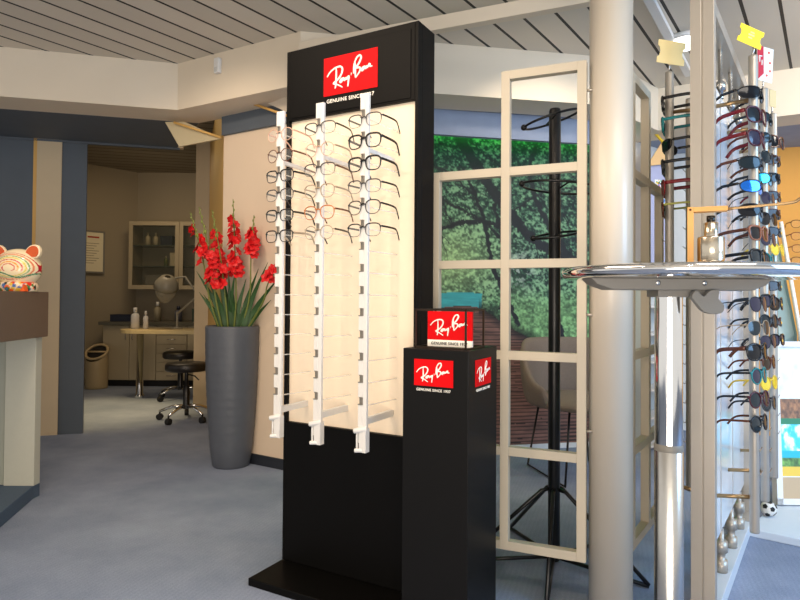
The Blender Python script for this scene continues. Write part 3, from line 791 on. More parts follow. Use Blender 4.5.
S_WAY = glasses('wayf', 0.0275, 0.0235, 3.2, 0.0042, 0.0030, wrap=0.10, bridge=0.016, temple=(0.0062, 0.0022), skew=0.12, tdrop=0.03)
S_AVI = glasses('avi', 0.029, 0.025, 2.3, 0.0012, 0.0010, wrap=0.10, bridge=0.014, temple=(0.0018, 0.0012), skew=0.14, tdrop=0.03)
S_RND = glasses('srnd', 0.0265, 0.0255, 2.0, 0.0030, 0.0026, wrap=0.10, bridge=0.017, temple=(0.0042, 0.002), tdrop=0.03)
S_BIG = glasses('big', 0.031, 0.0265, 2.6, 0.0038, 0.0030, wrap=0.14, bridge=0.013, temple=(0.0075, 0.0022), skew=0.05, tdrop=0.03)
L_DK = mat('dark_smoke_lens', (16, 20, 26), 0.06, spec=0.35)
L_GN = mat('grey_green_lens', (30, 42, 48), 0.08, spec=0.35)
L_VI = mat('violet_grey_lens', (46, 44, 64), 0.08, spec=0.35)
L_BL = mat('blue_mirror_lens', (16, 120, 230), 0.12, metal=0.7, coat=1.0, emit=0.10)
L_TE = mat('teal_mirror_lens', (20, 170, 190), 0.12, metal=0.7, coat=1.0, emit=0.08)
L_BR = mat('brown_lens', (48, 30, 16), 0.08, spec=0.3)
L_YE = mat('yellow_lens', (238, 206, 40), 0.15, coat=1.0)
C_RED = mat('acetate_red', (112, 14, 24), 0.25)
C_MAR = mat('acetate_maroon', (72, 14, 26), 0.25, noise=0.2)
C_TEAL = mat('acetate_teal', (20, 120, 124), 0.25)
C_TAN = mat('acetate_tan', (150, 92, 62), 0.3)
C_OLI = mat('acetate_olive', (160, 160, 80), 0.3)
C_YEL = mat('acetate_yellow', (226, 190, 60), 0.3)
near = [  # slot, shape, frame, lens, temple, description
 (0, S_WRAP, C_BLK, L_DK, C_BLK, 'black wraparound'), (1, S_BIG, C_MAR, L_DK, C_RED, 'dark red'), (2, S_BIG, C_MAR, L_VI, C_RED, 'red with violet lenses'),
 (3, S_WRAP, C_BLK, L_GN, C_TORT, 'black with green-grey lenses'), (4, S_WRAP, C_BLK, L_BL, C_BLK, 'blue mirrored'), (5, S_WRAP, C_BLK, L_DK, C_BLK, 'all-black shield'),
 (6, S_WAY, C_TAN, L_DK, C_TORT, 'tan brown'), (7, S_WAY, C_BLK, L_GN, C_BLK, 'black square'), (9, S_AVI, C_BLK, L_VI, C_BLK, 'black with violet-grey lenses'),
 (10, S_AVI, C_SILV, L_GN, C_SILV, 'thin gold metal'), (11, S_BIG, C_BLK, L_DK, C_TORT, 'oversized black'), (12, S_RND, C_TEAL, L_VI, C_BLK, 'teal rimmed'),
 (13, S_RND, C_MAR, L_GN, C_BLK, 'burgundy round'), (14, S_RND, C_BLK, L_GN, C_TORT, 'round black')]
mid = [(0, S_WRAP, C_BLK, L_GN, C_BLK, 'black wraparound'), (1, S_WRAP, C_BLK, L_GN, C_TORT, 'black green-lensed'), (2, S_AVI, C_BLK, L_GN, C_BLK, 'pale green-lensed'),
 (3, S_WRAP, C_BLK, L_TE, C_BLK, 'teal mirrored'), (4, S_AVI, C_GREY, L_VI, C_BLK, 'small violet-lensed'), (5, S_AVI, C_BLK, L_DK, C_BLK, 'slim black'), (6, S_AVI, C_BLK, L_VI, C_BLK, 'slim violet-lensed'),
 (7, S_RND, C_TEAL, L_DK, C_TEAL, 'dark teal'), (9, S_WAY, C_BLK, L_VI, C_BLK, 'black square'), (10, S_RND, C_BLK, L_GN, C_BLK, 'round black'), (11, S_AVI, C_BLK, L_VI, C_BLK, 'violet-grey'),
 (12, S_RND, C_TORT, L_BR, C_TORT, 'tortoiseshell'), (13, S_RND, C_YEL, L_YE, C_YEL, 'clear yellow'), (14, S_RND, C_GREY, L_GN, C_BLK, 'grey round'), ]
far = [(0, S_BIG, C_TORT, L_DK, C_BLK, 'brown square'), (1, S_WRAP, C_TORT, L_BR, C_BLK, 'amber-dotted dark'), (2, S_WRAP, C_BLK, L_DK, C_BLK, 'black'), (3, S_WRAP, C_TORT, L_BR, C_RED, 'red-templed brown'),
 (4, S_WRAP, C_TORT, L_BR, C_BLK, 'brown lensed'), (5, S_WRAP, C_BLK, L_BR, C_BLK, 'brown and black'), (6, S_RND, C_YEL, L_YE, C_YEL, 'bright yellow'), (8, S_WRAP, C_BLK, L_BR, C_BLK, 'half hidden brown'),
 (9, S_BIG, C_BLK, L_BR, C_BLK, 'bold brown'), (10, S_WRAP, C_TORT, L_BR, C_BLK, 'tortoise wraparound'), (11, S_WAY, C_BLK, L_VI, C_BLK, 'black violet-lensed')]
M_DOT = mat('yellow_sticker', (246, 190, 30), 0.5)
for lst, a, off, where, z0, st in ((near, SA[0], 0.153, 'nearest', SZ0, STEP), (mid, SA[1], 0.153, 'middle', SZ0 + .012, STEP), (far, SA[2], 0.158, 'farthest', 1.772, STEP)):
    for j, (k, shp, mf, ml, mt, ds) in enumerate(lst):
        yaw = R(36 + ((k * 7) % 5 - 2) * 2.2)
        t = put_glasses('sunglasses', shp, mf, ml, mt, '%s sunglasses, %s on the %s right-hand rod' % (ds, ORD[j], where), 'sunglasses', pw(a, off, z0 - st * k), yaw, 'sunglasses on the right face of the display wall', tilt=R(-5 + 3 * ((k * 3) % 3)))
        if where == 'farthest' and k in (1, 3, 4, 5, 8, 9, 10, 11):
            MB().ball((0.030, (0.0093 if shp is S_WRAP else 0.0036 if shp is S_BIG else 0.0025), -0.004), 0.0062, 10, (1, .4, 1)).build('sticker', M_DOT, t)
leftg = [(0, S_WAY, C_BLK, L_DK, C_BLK, 'black'), (1, S_WAY, C_TEAL, L_DK, C_TEAL, 'teal-templed'), (2, S_WRAP, C_BLK, L_DK, C_BLK, 'black wraparound'), (3, S_WAY, C_BLK, L_VI, C_BLK, 'black violet-tinted'), (4, S_BIG, C_RED, C_RED, C_RED, 'bright red'), (5, S_RND, C_TORT, L_DK, C_OLI, 'olive-templed')]
for j, (k, shp, mf, ml, mt, ds) in enumerate(leftg):
    put_glasses('sunglasses', shp, mf, ml, mt, '%s sunglasses, %s on the rod behind the near post' % (ds, ORD[j]), 'sunglasses', pw(SA[0], -0.157, 1.776 - STEP * .96 * k), PR + math.pi + R(4), 'sunglasses on the left face of the display wall', tilt=R(3))

# cards on top of the rods
def card(p, rz, w, h, m_, label, tilt=0.0, notch=True):
    t = thing('sign_card', label, 'sign card', p, rz); t.rotation_euler = (0, tilt, rz)
    n = 0.25 * h if notch else 0
    pts = []
    def arc(cx, s):
        return [(cx - s * 0.10 * w * math.cos(a_) , h / 2 + n * math.sin(a_) * 1.0) for a_ in [R(v) for v in (-90, -45, 0, 45, 90)]]
    L_ = [(-w / 2, 0), (w / 2, 0)]
    if notch: L_ += [(x, z) for x, z in arc(w / 2, 1)]
    L_ += [(w / 2, h), (-w / 2, h)]
    if notch: L_ += [(x, z) for x, z in arc(-w / 2, -1)][::-1]
    MB().prism([(x, 0, z + 0.03) for x, z in L_], (0, 0.002, 0)).build('card', m_, t)
    MB().cyl((0, 0.004, -0.0005), (0, 0.004, 0.05), 0.003, 8).build('pin', M_BRUSH, t)
    return t
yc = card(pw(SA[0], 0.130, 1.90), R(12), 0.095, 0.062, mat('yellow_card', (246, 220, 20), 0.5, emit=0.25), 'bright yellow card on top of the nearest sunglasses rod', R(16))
b = MB(); b.box((-0.012, -0.0012, 0.062), (0.012, -0.0004, 0.068)); b.box((-0.006, -0.0012, 0.072), (0.010, -0.0004, 0.077)); b.box((-0.010, -0.0012, 0.052), (0.006, -0.0004, 0.057)); b.build('print', mat('pale_print', (250, 240, 140), 0.6), yc)
for c_ in yc.children:
    if not c_.name.startswith('pin'): c_.location.x -= 0.026
rc = card(pw(SA[1], 0.130, 1.90), R(20), 0.085, 0.135, M_WHITE, 'white card with red corner and dots on the middle sunglasses rod', R(4), False)
MB().prism([(-0.043, -0.001, 0.165), (-0.012, -0.001, 0.165), (-0.004, -0.001, 0.06), (-0.030, -0.001, 0.035), (-0.043, -0.001, 0.042)], (0, 0.0006, 0)).build('red_corner', mat('card_red', (206, 20, 44), 0.5), rc)
b = MB()
for x, z in ((0.018, 0.147), (0.026, 0.107), (0.028, 0.075), (0.012, 0.055)): b.cyl((x, -0.0012, z), (x, -0.0003, z), 0.005, 12)
b.build('dots', mat('card_orange', (236, 80, 30), 0.5), rc)
b = MB(); b.tube([(-0.030, -0.0016, 0.10), (-0.032, -0.0016, 0.125), (-0.020, -0.0016, 0.125)], 0.003, 6); b.tube([(-0.018, -0.0016, 0.09), (-0.018, -0.0016, 0.11)], 0.003, 6); b.build('print', M_WHITE, rc)
card(pw(SA[2], 0.135, 1.90), R(30), 0.05, 0.075, mat('beige_card', (200, 180, 130), 0.5), 'small beige card on top of the farthest sunglasses rod', 0, False)
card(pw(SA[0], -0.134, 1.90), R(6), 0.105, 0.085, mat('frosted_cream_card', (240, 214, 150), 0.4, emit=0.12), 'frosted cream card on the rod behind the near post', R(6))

# ================================================================== VASE AND GLADIOLI
VX, VY = -1.075, 3.93
vz = thing('floor_vase', 'tall dark grey floor vase on the carpet by the cream wall', 'vase', (VX, VY, 0))
prof = [(0, 0), (0.112, 0), (0.118, 0.012), (0.134, 0.12)] + [(0.134 + 0.034 * math.sin(math.pi / 2 * t_ / 40) + 0.0009 * math.sin(t_ * 2.1), 0.12 + 0.71 * t_ / 40) for t_ in range(1, 40)] + [(0.168, 0.83), (0.170, 0.88), (0.166, 0.892), (0.158, 0.888), (0.154, 0.84), (0.15, 0.70), (0, 0.70)]
MB().lathe(prof, 48).build('pot', M_POT, vz)
MB().lathe([(0, 0.80), (0.152, 0.80)], 32).build('soil', mat('dark_soil', (40, 32, 24), 0.95, noise=0.3), vz)
def blossom_mesh():
    b = MB()
    for k in range(6):
        a = k * math.pi / 3; L_ = 0.050 if k % 2 == 0 else 0.044; rows = []
        for i in range(5):
            t = i / 4; z = 0.006 + 0.036 * t - 0.018 * t * t; rad = 0.005 + L_ * t ** 1.3; wd = (0.005 + 0.040 * math.sin(math.pi * min(1, t * .88 + .06)) ** 1.2) * .55
            z += 0.004 * math.sin(5 * t + k)
            row = []
            for s_ in (-1, 0, 1):
                x = rad; y = s_ * wd; zz = z + (0.004 if s_ == 0 else 0) * (1 - t) - (abs(s_) * 0.003 * t)
                row.append(b.bm.verts.new((x * math.cos(a) - y * math.sin(a), x * math.sin(a) + y * math.cos(a), zz)))
            rows.append(row)
        for r0, r1 in zip(rows, rows[1:]):
            for j in range(2):
                f = b.bm.faces.new((r0[j], r0[j + 1], r1[j + 1], r1[j])); f.smooth = True
    b.tube([(0, 0, -0.014), (0, 0, 0.010)], [0.003, 0.007], 8)
    return b.mesh('blossom', M_PETAL)
BLOS = blossom_mesh()
def leaf_mesh(pts, w):
    b = MB(); pp = catmull(pts, 5); rows = []
    N = len(pp) - 1
    for i, p in enumerate(pp):
        t = i / N; ww = w * (0.55 + 0.45 * math.sin(math.pi * min(1, t * 1.1))) * (1 - t ** 2.2) + 0.0008
        d = (pp[min(i + 1, N)] - pp[max(i - 1, 0)]).normalized(); s_ = d.cross(Vector((0.2, -1, 0.1))).normalized()
        rows.append([b.bm.verts.new(p - s_ * ww), b.bm.verts.new(p + Vector((0, 0.003, 0))), b.bm.verts.new(p + s_ * ww)])
    for r0, r1 in zip(rows, rows[1:]):
        for j in range(2):
            f = b.bm.faces.new((r0[j], r0[j + 1], r1[j + 1], r1[j])); f.smooth = True
    return b
def vz_pt(x, y, dy=0.0): return at(x, y, VY + dy)
# photo columns / rows of: tip, flower span start and end, foot
stems = [ # tip (x, y), top flower y, bottom flower y, bend, depth, count, words
 ((190, 212), 232, 262, (210, 300), -0.06, 4, 'leftmost'), ((199, 207), 250, 286, (216, 300), -0.08, 5, 'second from the left'),
 ((214, 222), 233, 276, (222, 300), 0.02, 6, 'third from the left'), ((212, 210), 262, 288, (226, 305), -0.04, 3, 'short central'),
 ((233, 199), 222, 276, (236, 300), -0.02, 8, 'tallest central'), ((254, 215), 232, 254, (249, 300), -0.06, 6, 'second from the right'),
 ((276, 268), 271, 280, (262, 304), -0.16, 3, 'drooping rightmost')]
for q, (tip, fy0, fy1, bend, dy, cnt, wd) in enumerate(stems):
    rng = random.Random(40 + q)
    base = Vector((VX + (bend[0] - 234) * 0.0022 , VY + dy * .35, 0.80))
    st = thing('gladiolus', '%s red gladiolus stem in the dark grey floor vase' % wd, 'flower', base, 0, 'gladioli in the floor vase')
    pb, pt = vz_pt(*bend, dy) - base, vz_pt(*tip, dy * 1.3) - base
    pm = pb.lerp(pt, 0.5) + Vector(((tip[0] - bend[0]) * -0.0006, 0, 0.01))
    cv = catmull([(0, 0, 0.0005), pb, pm, pt], 10); N = len(cv) - 1
    MB().tube(cv, [0.007 - 0.0045 * i / N for i in range(N + 1)], 8).build('stem', M_STEM, st)
    bu = MB()
    for i in range(7):
        p = cv[int(N * (0.80 + 0.19 * i / 6))]; bu.ball(p + Vector((0.005 * (-1) ** i, 0, 0)), 0.0085 - 0.0008 * i, 8, (0.8, .8, 1.9))
    bu.build('bud_tip', mat('green_bud', (128, 138, 60), 0.5), st)
    # blossoms
    zs0, zs1 = vz_pt(tip[0], fy0, dy).z - base.z, vz_pt(tip[0], fy1, dy).z - base.z
    for i in range(int(cnt * 2.6)):
        zt = zs0 + (zs1 - zs0) * i / max(1, int(cnt * 2.6) - 1)
        p = min(cv, key=lambda v: abs(v.z - zt))
        ang = rng.uniform(-2.9, -0.2) if i % 3 else rng.uniform(0, 6.28)
        dr = Vector((math.cos(ang), math.sin(ang) * 0.9, 0.45)).normalized()
        o = link('blossom', BLOS, st)
        o.rotation_euler = dr.to_track_quat('Z', 'Y').to_euler(); s_ = rng.uniform(0.72, 1.02) * (0.7 + 0.3 * i / (cnt * 2.6)); o.scale = (s_, s_, s_)
        o.location = p + dr * 0.016
    # sword leaves
    for i in range(3):
        lx = bend[0] + rng.uniform(-14, 14); ly = rng.uniform(268, 300); sgn = rng.choice((-1, 1))
        if q == 0 and i == 0: lx, ly = 205, 292
        if q == 6: lx, ly = (274, 262 + 14 * i) if i < 2 else (277, 300)
        tp = vz_pt(lx + sgn * 6, ly, dy) - base
        leaf_mesh([(0.004 * i, 0.004 * sgn, 0.0005), (tp.x * .35, 0.01 * i, tp.z * .5), tp], rng.uniform(0.015, 0.024)).build('leaf', M_LEAF, st)

# ================================================================== RECEPTION DESK + FIGURINE
dk = thing('reception_desk', 'reception desk with thick brown top and pale panel at the left edge', 'desk', (-1.9, 3.25, 0), 0)
def dl(x, y): return (x + 1.9, y - 3.25)
b = MB()
tp = [(-1.90, 3.30), (-1.835, 2.60), (-3.2, 2.45), (-3.2, 3.42)]
b.prism([(*dl(*p), 0.855) for p in tp], (0, 0, 0.24)); b.build('top_block', M_TOPBROWN, dk, 0.002)
b = MB(); b.box((*dl(-2.085, 3.235), 0.0705), (*dl(-1.925, 3.29), 0.8545)); b.build('end_panel', M_DESK, dk, 0.002)
b = MB(); b.box((*dl(-3.1, 3.25), 0.0705), (*dl(-2.095, 3.29), 0.8545)); b.build('side_panel', mat('greenish_desk_panel', (158, 160, 146), 0.4), dk, 0.002)
b = MB(); pl = [(-1.93, 3.30), (-1.93, 3.235), (-1.82, 2.75), (-1.78, 2.5), (-3.2, 2.4), (-3.2, 3.30)]
b.prism([(*dl(*p), 0.0) for p in pl], (0, 0, 0.07)); b.build('plinth', M_PLINTHC, dk, 0.004)
# cat figurine: painted glass head with orange ears on a flowered base
fg = thing('cat_figurine', 'cream swirl-painted cat figurine with orange ears on the reception desk', 'figurine', (-1.966, 3.14, 1.0955), R(0))
def fig_head():
    me_b = MB(); res = bmesh.ops.create_uvsphere(me_b.bm, u_segments=160, v_segments=110, radius=1, matrix=Matrix.Translation((0, 0, 0.118)) @ Matrix.Diagonal((0.113, 0.095, 0.102, 1)))
    for f in me_b.bm.faces: f.smooth = True
    me = me_b.mesh('head', paint_mat('painted_glaze', 0.15))
    a = me.color_attributes.new('Col', 'FLOAT_COLOR', 'POINT'); cols = []
    for v in me.vertices:
        x, z = v.co.x / 0.113, (v.co.z - 0.118) / 0.102
        c = np.array([246, 226, 186.])
        if v.co.y < 0.02:
            r_ = math.hypot((x - 0.05) / 1.0, (z + 0.02) / (0.80 if z > -.02 else .6))
            for rad, wd, colr in ((0.86, 0.04, (226, 130, 90)), (0.76, 0.035, (120, 170, 110)), (0.66, 0.045, (226, 206, 90)), (0.54, 0.04, (206, 24, 60)), (0.40, 0.045, (240, 160, 60)), (0.27, 0.04, (214, 60, 60)), (0.95, 0.02, (190, 30, 50))):
                if abs(r_ - rad) < wd * 0.62 and (z > -0.15 or rad > 0.6): c = np.array(colr, float)
            if -0.38 < z + 0.12 * math.sin(4 * x) < -0.31: c = np.array([90, 150, 110.])
        cols += [*lin_np(c), 1.0]
    a.data.foreach_set('color', np.array(cols, np.float32))
    return link('head', me, fg)
fig_head()
for s_ in (-1, 1):
    b = MB(); pts = [(0.0, 0.0), (-0.045, 0.012), (-0.055, 0.045), (-0.040, 0.078), (-0.012, 0.086), (0.018, 0.066), (0.032, 0.03), (0.02, 0.006)]
    pp = catmull([(p[0] * -s_, 0, p[1]) for p in pts], 4, True)
    b.prism(pp, (0, 0.022, 0)); e1 = b.build('ear', mat('ear_cream', (248, 226, 190), 0.2), fg, 0.004); e1.scale = (0.88, 1, 0.86); e1.location = (s_ * 0.070, -0.03, 0.172); e1.rotation_euler = (0, R(s_ * 16), 0)
    b = MB(); b.prism([(p.x * .80 + 0.002, -0.004, p.z * .80 + 0.008) for p in pp], (0, 0.006, 0)); e2 = b.build('inner_ear', mat('ear_orange', (206, 84, 24), 0.25), e1)
b = MB(); pr_ = [(0, 0), (0.088, 0)] + [(0.088 + 0.006 * math.sin(math.pi * t_ / 12), 0.045 * t_ / 12) for t_ in range(1, 13)] + [(0.05, 0.055), (0, 0.055)]
b.lathe(pr_, 110); bme = b.mesh('base', paint_mat('painted_glaze'))
at_ = bme.color_attributes.new('Col', 'FLOAT_COLOR', 'POINT'); rng = random.Random(3)
spots = [(rng.uniform(math.pi, 2 * math.pi), rng.uniform(0.0, 0.05), rng.uniform(0.006, 0.014), rng.choice([(214, 40, 30), (238, 96, 30), (238, 96, 30), (70, 120, 60), (70, 110, 170), (40, 50, 40), (230, 190, 70)])) for k in range(60)]
cl_ = []
for v in bme.vertices:
    c = (240, 214, 180); a_ = math.atan2(v.co.y, v.co.x) % (2 * math.pi)
    for sa, sz, sr, sc_ in spots:
        if math.hypot((a_ - sa) * 0.094, v.co.z - sz) < sr: c = sc_
    cl_ += [*lin(c), 1.0]
at_.data.foreach_set('color', np.array(cl_, np.float32))
link('base', bme, fg)
MB().prism([(0.070, -0.10, 0.0), (0.096, -0.10, 0.0), (0.088, -0.10, 0.03)], (0, 0.03, 0)).build('foot', mat('fig_orange', (238, 96, 30)), fg)

# ================================================================== COAT RACK
cr0 = onfloor(553.8, 563)
ck = thing('coat_rack', 'tall black coat rack with tilted wire rings behind the lattice screen', 'coat rack', (cr0.x, cr0.y, 0))
MB().lathe([(0, 0.012), (0.022, 0.012), (0.024, 0.016), (0.024, 1.85), (0.021, 1.858), (0, 1.858)], 24).build('pole', M_BLACKM, ck)
for k in range(5):
    a_ = R(180 + 72 * k); c, s_ = math.cos(a_), math.sin(a_)
    l = MB(); l.tube([(c * .022, s_ * .022, 0.30), (c * 0.05, s_ * .05, 0.295), (c * 0.37, s_ * 0.37, 0.012)], 0.008, 8); l.tube([(c * .024, s_ * .024, 0.026), (c * 0.37, s_ * 0.37, 0.010)], 0.008, 8)
    l.build('leg', M_BLACKM, ck)
for z, rad, tx, ty, off in ((1.815, 0.118, 1, -17, (-0.015, 0)), (1.53, 0.16, 0, 5, (0.02, -0.02)), (1.335, 0.095, 10, -9, (0.0, -0.03))):
    b = MB(); M_ = Matrix.Translation((off[0], off[1], z)) @ Matrix.Rotation(R(ty), 4, 'Y') @ Matrix.Rotation(R(tx), 4, 'X')
    b.tube([M_ @ Vector((rad * math.cos(t_), rad * .8 * math.sin(t_), 0)) for t_ in [R(9 * i) for i in range(40)]], 0.005, 8, closed=True)
    b.tube([M_ @ Vector((0, -rad * .8, 0)), M_ @ Vector((0, rad * .8, 0))], 0.004, 6)
    r_ = b.build('ring', M_BLACKM, ck)
    b = MB(); b.ball(M_ @ Vector((-rad, 0, 0)), 0.013, 10); b.build('knob', M_BLACKM, r_)

# ================================================================== ARMCHAIR
ac = thing('armchair', 'grey-brown felt tub armchair on black wire legs before the mural', 'chair', (1.10, 3.80, 0), R(14))
def shell():
    b = MB(); rows = []
    n = 28
    for i in range(n + 1):
        a_ = R(-28 + 236 * i / n)     # sweep around the back, open to the front (-y)
        c, s_ = math.cos(a_), math.sin(a_)
        k = max(0, min(1, (s_ + 0.45) / 1.2)); top = 0.56 + 0.27 * (k * k * (3 - 2 * k))
        rx, ry = 0.30, 0.29
        sec = []
        for (dr, z) in ((0.0, 0.425), (0.025, 0.47), (0.045, 0.5 * (0.46 + top)), (0.05, top - 0.02), (0.03, top), (0.005, top - 0.015), (-0.015, 0.5 * (0.47 + top)), (-0.035, 0.47), (-0.03, 0.425)):
            sec.append(b.bm.verts.new(((rx + dr) * c, (ry + dr) * s_, z)))
        rows.append(sec)
    for r0, r1 in zip(rows, rows[1:]):
        for j in range(len(r0)):
            j2 = (j + 1) % len(r0)
            f = b.bm.faces.new((r0[j], r1[j], r1[j2], r0[j2])); f.smooth = True
    b.bm.faces.new(rows[0]); b.bm.faces.new(rows[-1][::-1])
    return b
shell().build('backrest', M_CHAIR, ac, subsurf=1)
b = MB(); b.lathe([(0, 0.415), (0.24, 0.415), (0.285, 0.425), (0.295, 0.44), (0.285, 0.465), (0.24, 0.48), (0, 0.485)], 40)
for v in b.bm.verts:
    if v.co.y < 0: v.co.y *= 1.1
b.build('seat', M_CHAIR, ac)
for s_ in (-1, 1):
    MB().tube([(s_ * 0.16, -0.20, 0.416), (s_ * 0.22, -0.26, 0.008), (s_ * 0.22, 0.22, 0.008), (s_ * 0.16, 0.18, 0.416)], 0.007, 8).build('leg_frame', M_BLACKM, ac)

# ================================================================== BACK ROOM
# base cabinets, worktop
CY0 = 7.32
def cabinet(name, label, x0, x1, kind):
    t = thing(name, label, 'cabinet', (x0, CY0, 0)); w = x1 - x0
    dd = 0.36 if x0 < -3.2 else 0.56
    MB().box((0, 0.02, 0.075), (w, dd, 0.735)).build('carcass', M_CAB, t)
    MB().box((0, 0.05, 0), (w, min(dd, 0.5), 0.0745)).build('toe_kick', M_RUBBER, t)
    if kind == 'doors':
        for i in range(2):
            d = MB().box((i * w / 2 + .003, 0, 0.08), ((i + 1) * w / 2 - .003, 0.019, 0.73)).build('door', M_CAB, t, 0.002)
            x = w / 2 + (-0.04 if i == 0 else 0.04)
            MB().tube([(x, 0.0, 0.56), (x, -0.02, 0.57), (x, -0.02, 0.64), (x, 0.0, 0.65)], 0.005, 6).build('handle', M_BRUSH, d)
    else:
        for i in range(6):
            z0 = 0.08 + i * 0.108
            d = MB().box((.003, 0, z0), (w - .003, 0.019, z0 + 0.102)).build('drawer', M_CAB, t, 0.002)
            MB().tube([(w / 2 - .05, 0, z0 + .055), (w / 2 - .05, -0.02, z0 + .055), (w / 2 + .05, -0.02, z0 + .055), (w / 2 + .05, 0, z0 + .055)], 0.004, 6).build('handle', M_BRUSH, d)
    return t
cabinet('base_cabinet', 'beige two-door base cabinet below the dark worktop in the back room', -3.56, -2.92, 'doors')
cabinet('drawer_cabinet', 'beige six-drawer cabinet behind the stools in the back room', -2.915, -2.55, 'drawers')
cabinet('base_cabinet', 'beige base cabinet beside the passage wall in the back room', -2.545, -1.9, 'doors')
wt = MB().prism([(-3.60, 7.29, 0.7355), (-1.85, 7.29, 0.7355), (-1.85, 7.895, 0.7355), (-3.44, 7.895, 0.7355), (-3.60, 7.68, 0.7355)], (0, 0, 0.0395)).build('worktop', M_WORKTOP); tag(wt, 'long dark worktop over the beige base cabinets', 'worktop')
# wall cabinet
wc = thing('wall_cabinet', 'beige wall cabinet with two glass doors above the worktop', 'cabinet', (-3.36, 7.55, 1.17))
W_, Hh, D_c = 1.25, 0.84, 0.345
b = MB(); b.box((0, 0, 0), (0.03, D_c, Hh)); b.box((W_ - .03, 0, 0), (W_, D_c, Hh)); b.box((0.03, 0, 0), (W_ - .03, D_c, 0.03)); b.box((0.03, 0, Hh - .03), (W_ - .03, D_c, Hh)); b.box((.03, D_c - .02, .03), (W_ - .03, D_c, Hh - .03)); b.build('carcass', M_CAB, wc)
for z in (0.28, 0.54): MB().box((0.031, 0.03, z), (W_ - .031, D_c - .021, z + 0.012)).build('shelf', mat('shelf_glass', (96, 100, 86), 0.2), wc)
for i in range(2):
    x0 = i * W_ / 2; x1 = x0 + W_ / 2
    b = MB(); fw = 0.05
    b.box((x0 + .002, -0.02, 0.0), (x0 + fw, -0.001, Hh)); b.box((x1 - fw, -0.02, 0.0), (x1 - .002, -0.001, Hh)); b.box((x0 + fw, -0.02, 0), (x1 - fw, -0.001, fw)); b.box((x0 + fw, -0.02, Hh - fw), (x1 - fw, -0.001, Hh))
    d = b.build('door', M_CAB, wc, 0.002)
    MB().box((x0 + fw, -0.013, fw), (x1 - fw, -0.009, Hh - fw)).build('pane', M_GLASS, d)
def bottle(x, y, z, r, h, mb_, mc, label, cap=0.25, grp=None):
    t = thing('bottle', label, 'bottle', (x, y, z), 0, grp)
    MB().lathe([(0, 0), (r, 0), (r, h * .62), (r * .8, h * .7), (r * .35, h * .74), (r * .35, h * .8), (0, h * .8)], 20).build('body', mb_, t)
    MB().lathe([(0, h * .8), (r * .5, h * .8), (r * .42, h), (0, h)], 16).build('cap', mc, t)
    return t
MW = M_WHITEP; MBR = mat('cream_carton', (206, 190, 150), 0.6); MNV = mat('navy_carton', (30, 34, 52), 0.5); MPR = mat('plum_bottle', (110, 24, 50), 0.4)
def carton(x, y, z, w, d, h, m_, label, name='carton'):
    t = thing(name, label, 'box', (x, y, z))
    MB().box((-w / 2, -d / 2, 0), (w / 2, d / 2, h * .86)).build('body', m_, t, 0.002); MB().box((-w / 2 - .002, -d / 2 - .002, h * .861), (w / 2 + .002, d / 2 + .002, h)).build('lid', m_, t, 0.002)
sx = -3.36; sy = 7.70; z1, z2, z0 = 1.17 + .5525, 1.17 + .2925, 1.17 + .0305
bottle(sx + .17, sy, z1, 0.03, 0.17, MBR, MBR, 'left cream bottle on the top shelf of the wall cabinet')
bottle(sx + .27, sy, z1, 0.03, 0.16, MBR, MBR, 'cream bottle beside the navy box in the wall cabinet')
carton(sx + .42, sy, z1, 0.15, 0.1, 0.12, MNV, 'navy box on the top shelf of the wall cabinet')
bottle(sx + .565, sy, z1, 0.024, 0.20, MPR, MPR, 'plum red bottle on the top shelf of the wall cabinet')
carton(sx + .52, sy, z2, 0.10, 0.1, 0.17, MBR, 'cream carton on the middle shelf of the wall cabinet')
bottle(sx + .40, sy, z2, 0.022, 0.13, mat('olive_bottle', (110, 116, 60), 0.4), MBR, 'olive bottle on the middle shelf of the wall cabinet')
carton(sx + .27, sy, z0, 0.20, 0.12, 0.15, mat('grey_carton', (140, 134, 118), 0.6), 'grey case on the bottom of the wall cabinet')
bottle(sx + .80, sy, z2, 0.03, 0.2, mat('glass_bottle', (170, 176, 170), 0.15), MW, 'pale bottle behind the right glass door of the cabinet')
# items on the worktop
carton(-3.36, 7.45, 0.7755, 0.26, 0.2, 0.085, MNV, 'flat navy box at the left end of the worktop')
bottle(-2.97, 7.48, 0.7755, 0.04, 0.24, mat('grey_bottle', (150, 140, 116), 0.5), MW, 'grey bottle at the back of the worktop')
carton(-2.45, 7.5, 0.7755, 0.16, 0.14, 0.16, mat('green_carton', (44, 60, 46), 0.6), 'dark green box near the passage wall on the worktop')
bottle(-2.72, 7.5, 0.7755, 0.045, 0.19, mat('smoke_bottle', (90, 90, 100), 0.3), MNV, 'smoky bottle with navy cap on the worktop')
# peninsula table
PTZ = 0.735
pt = thing('consultation_table', 'cream round-ended table on a chrome leg in the back room', 'table', (-2.76, 6.5, 0))
b = MB(); out = [(0.07 + 0.26 * math.cos(R(a_)), 0.26 * math.sin(R(a_))) for a_ in range(90, 271, 15)]
out += [(0.72, -0.26), (0.72, 0.26)]
b.prism([(x, y, PTZ - 0.04) for x, y in out], (0, 0, 0.04)); b.build('tabletop', mat('cream_laminate', (206, 186, 140), 0.35), pt, 0.003)
MB().lathe([(0, 0), (0.045, 0), (0.045, 0.04), (0.036, 0.045), (0.036, PTZ - 0.0405), (0, PTZ - .0405)], 24, (0.0, 0, 0)).build('leg', M_CHROME, pt)
bottle(-2.80, 6.46, PTZ + .0005, 0.042, 0.225, MW, MW, 'large white bottle on the consultation table')
bottle(-2.68, 6.44, PTZ + .0005, 0.026, 0.19, MW, MW, 'small white nozzle bottle on the consultation table')
ml = thing('magnifier_lamp', 'grey jointed work lamp with clear hood above the consultation table', 'lamp', (-2.40, 6.58, PTZ + .0005))
MLG = mat('lamp_grey', (150, 144, 128), 0.4)
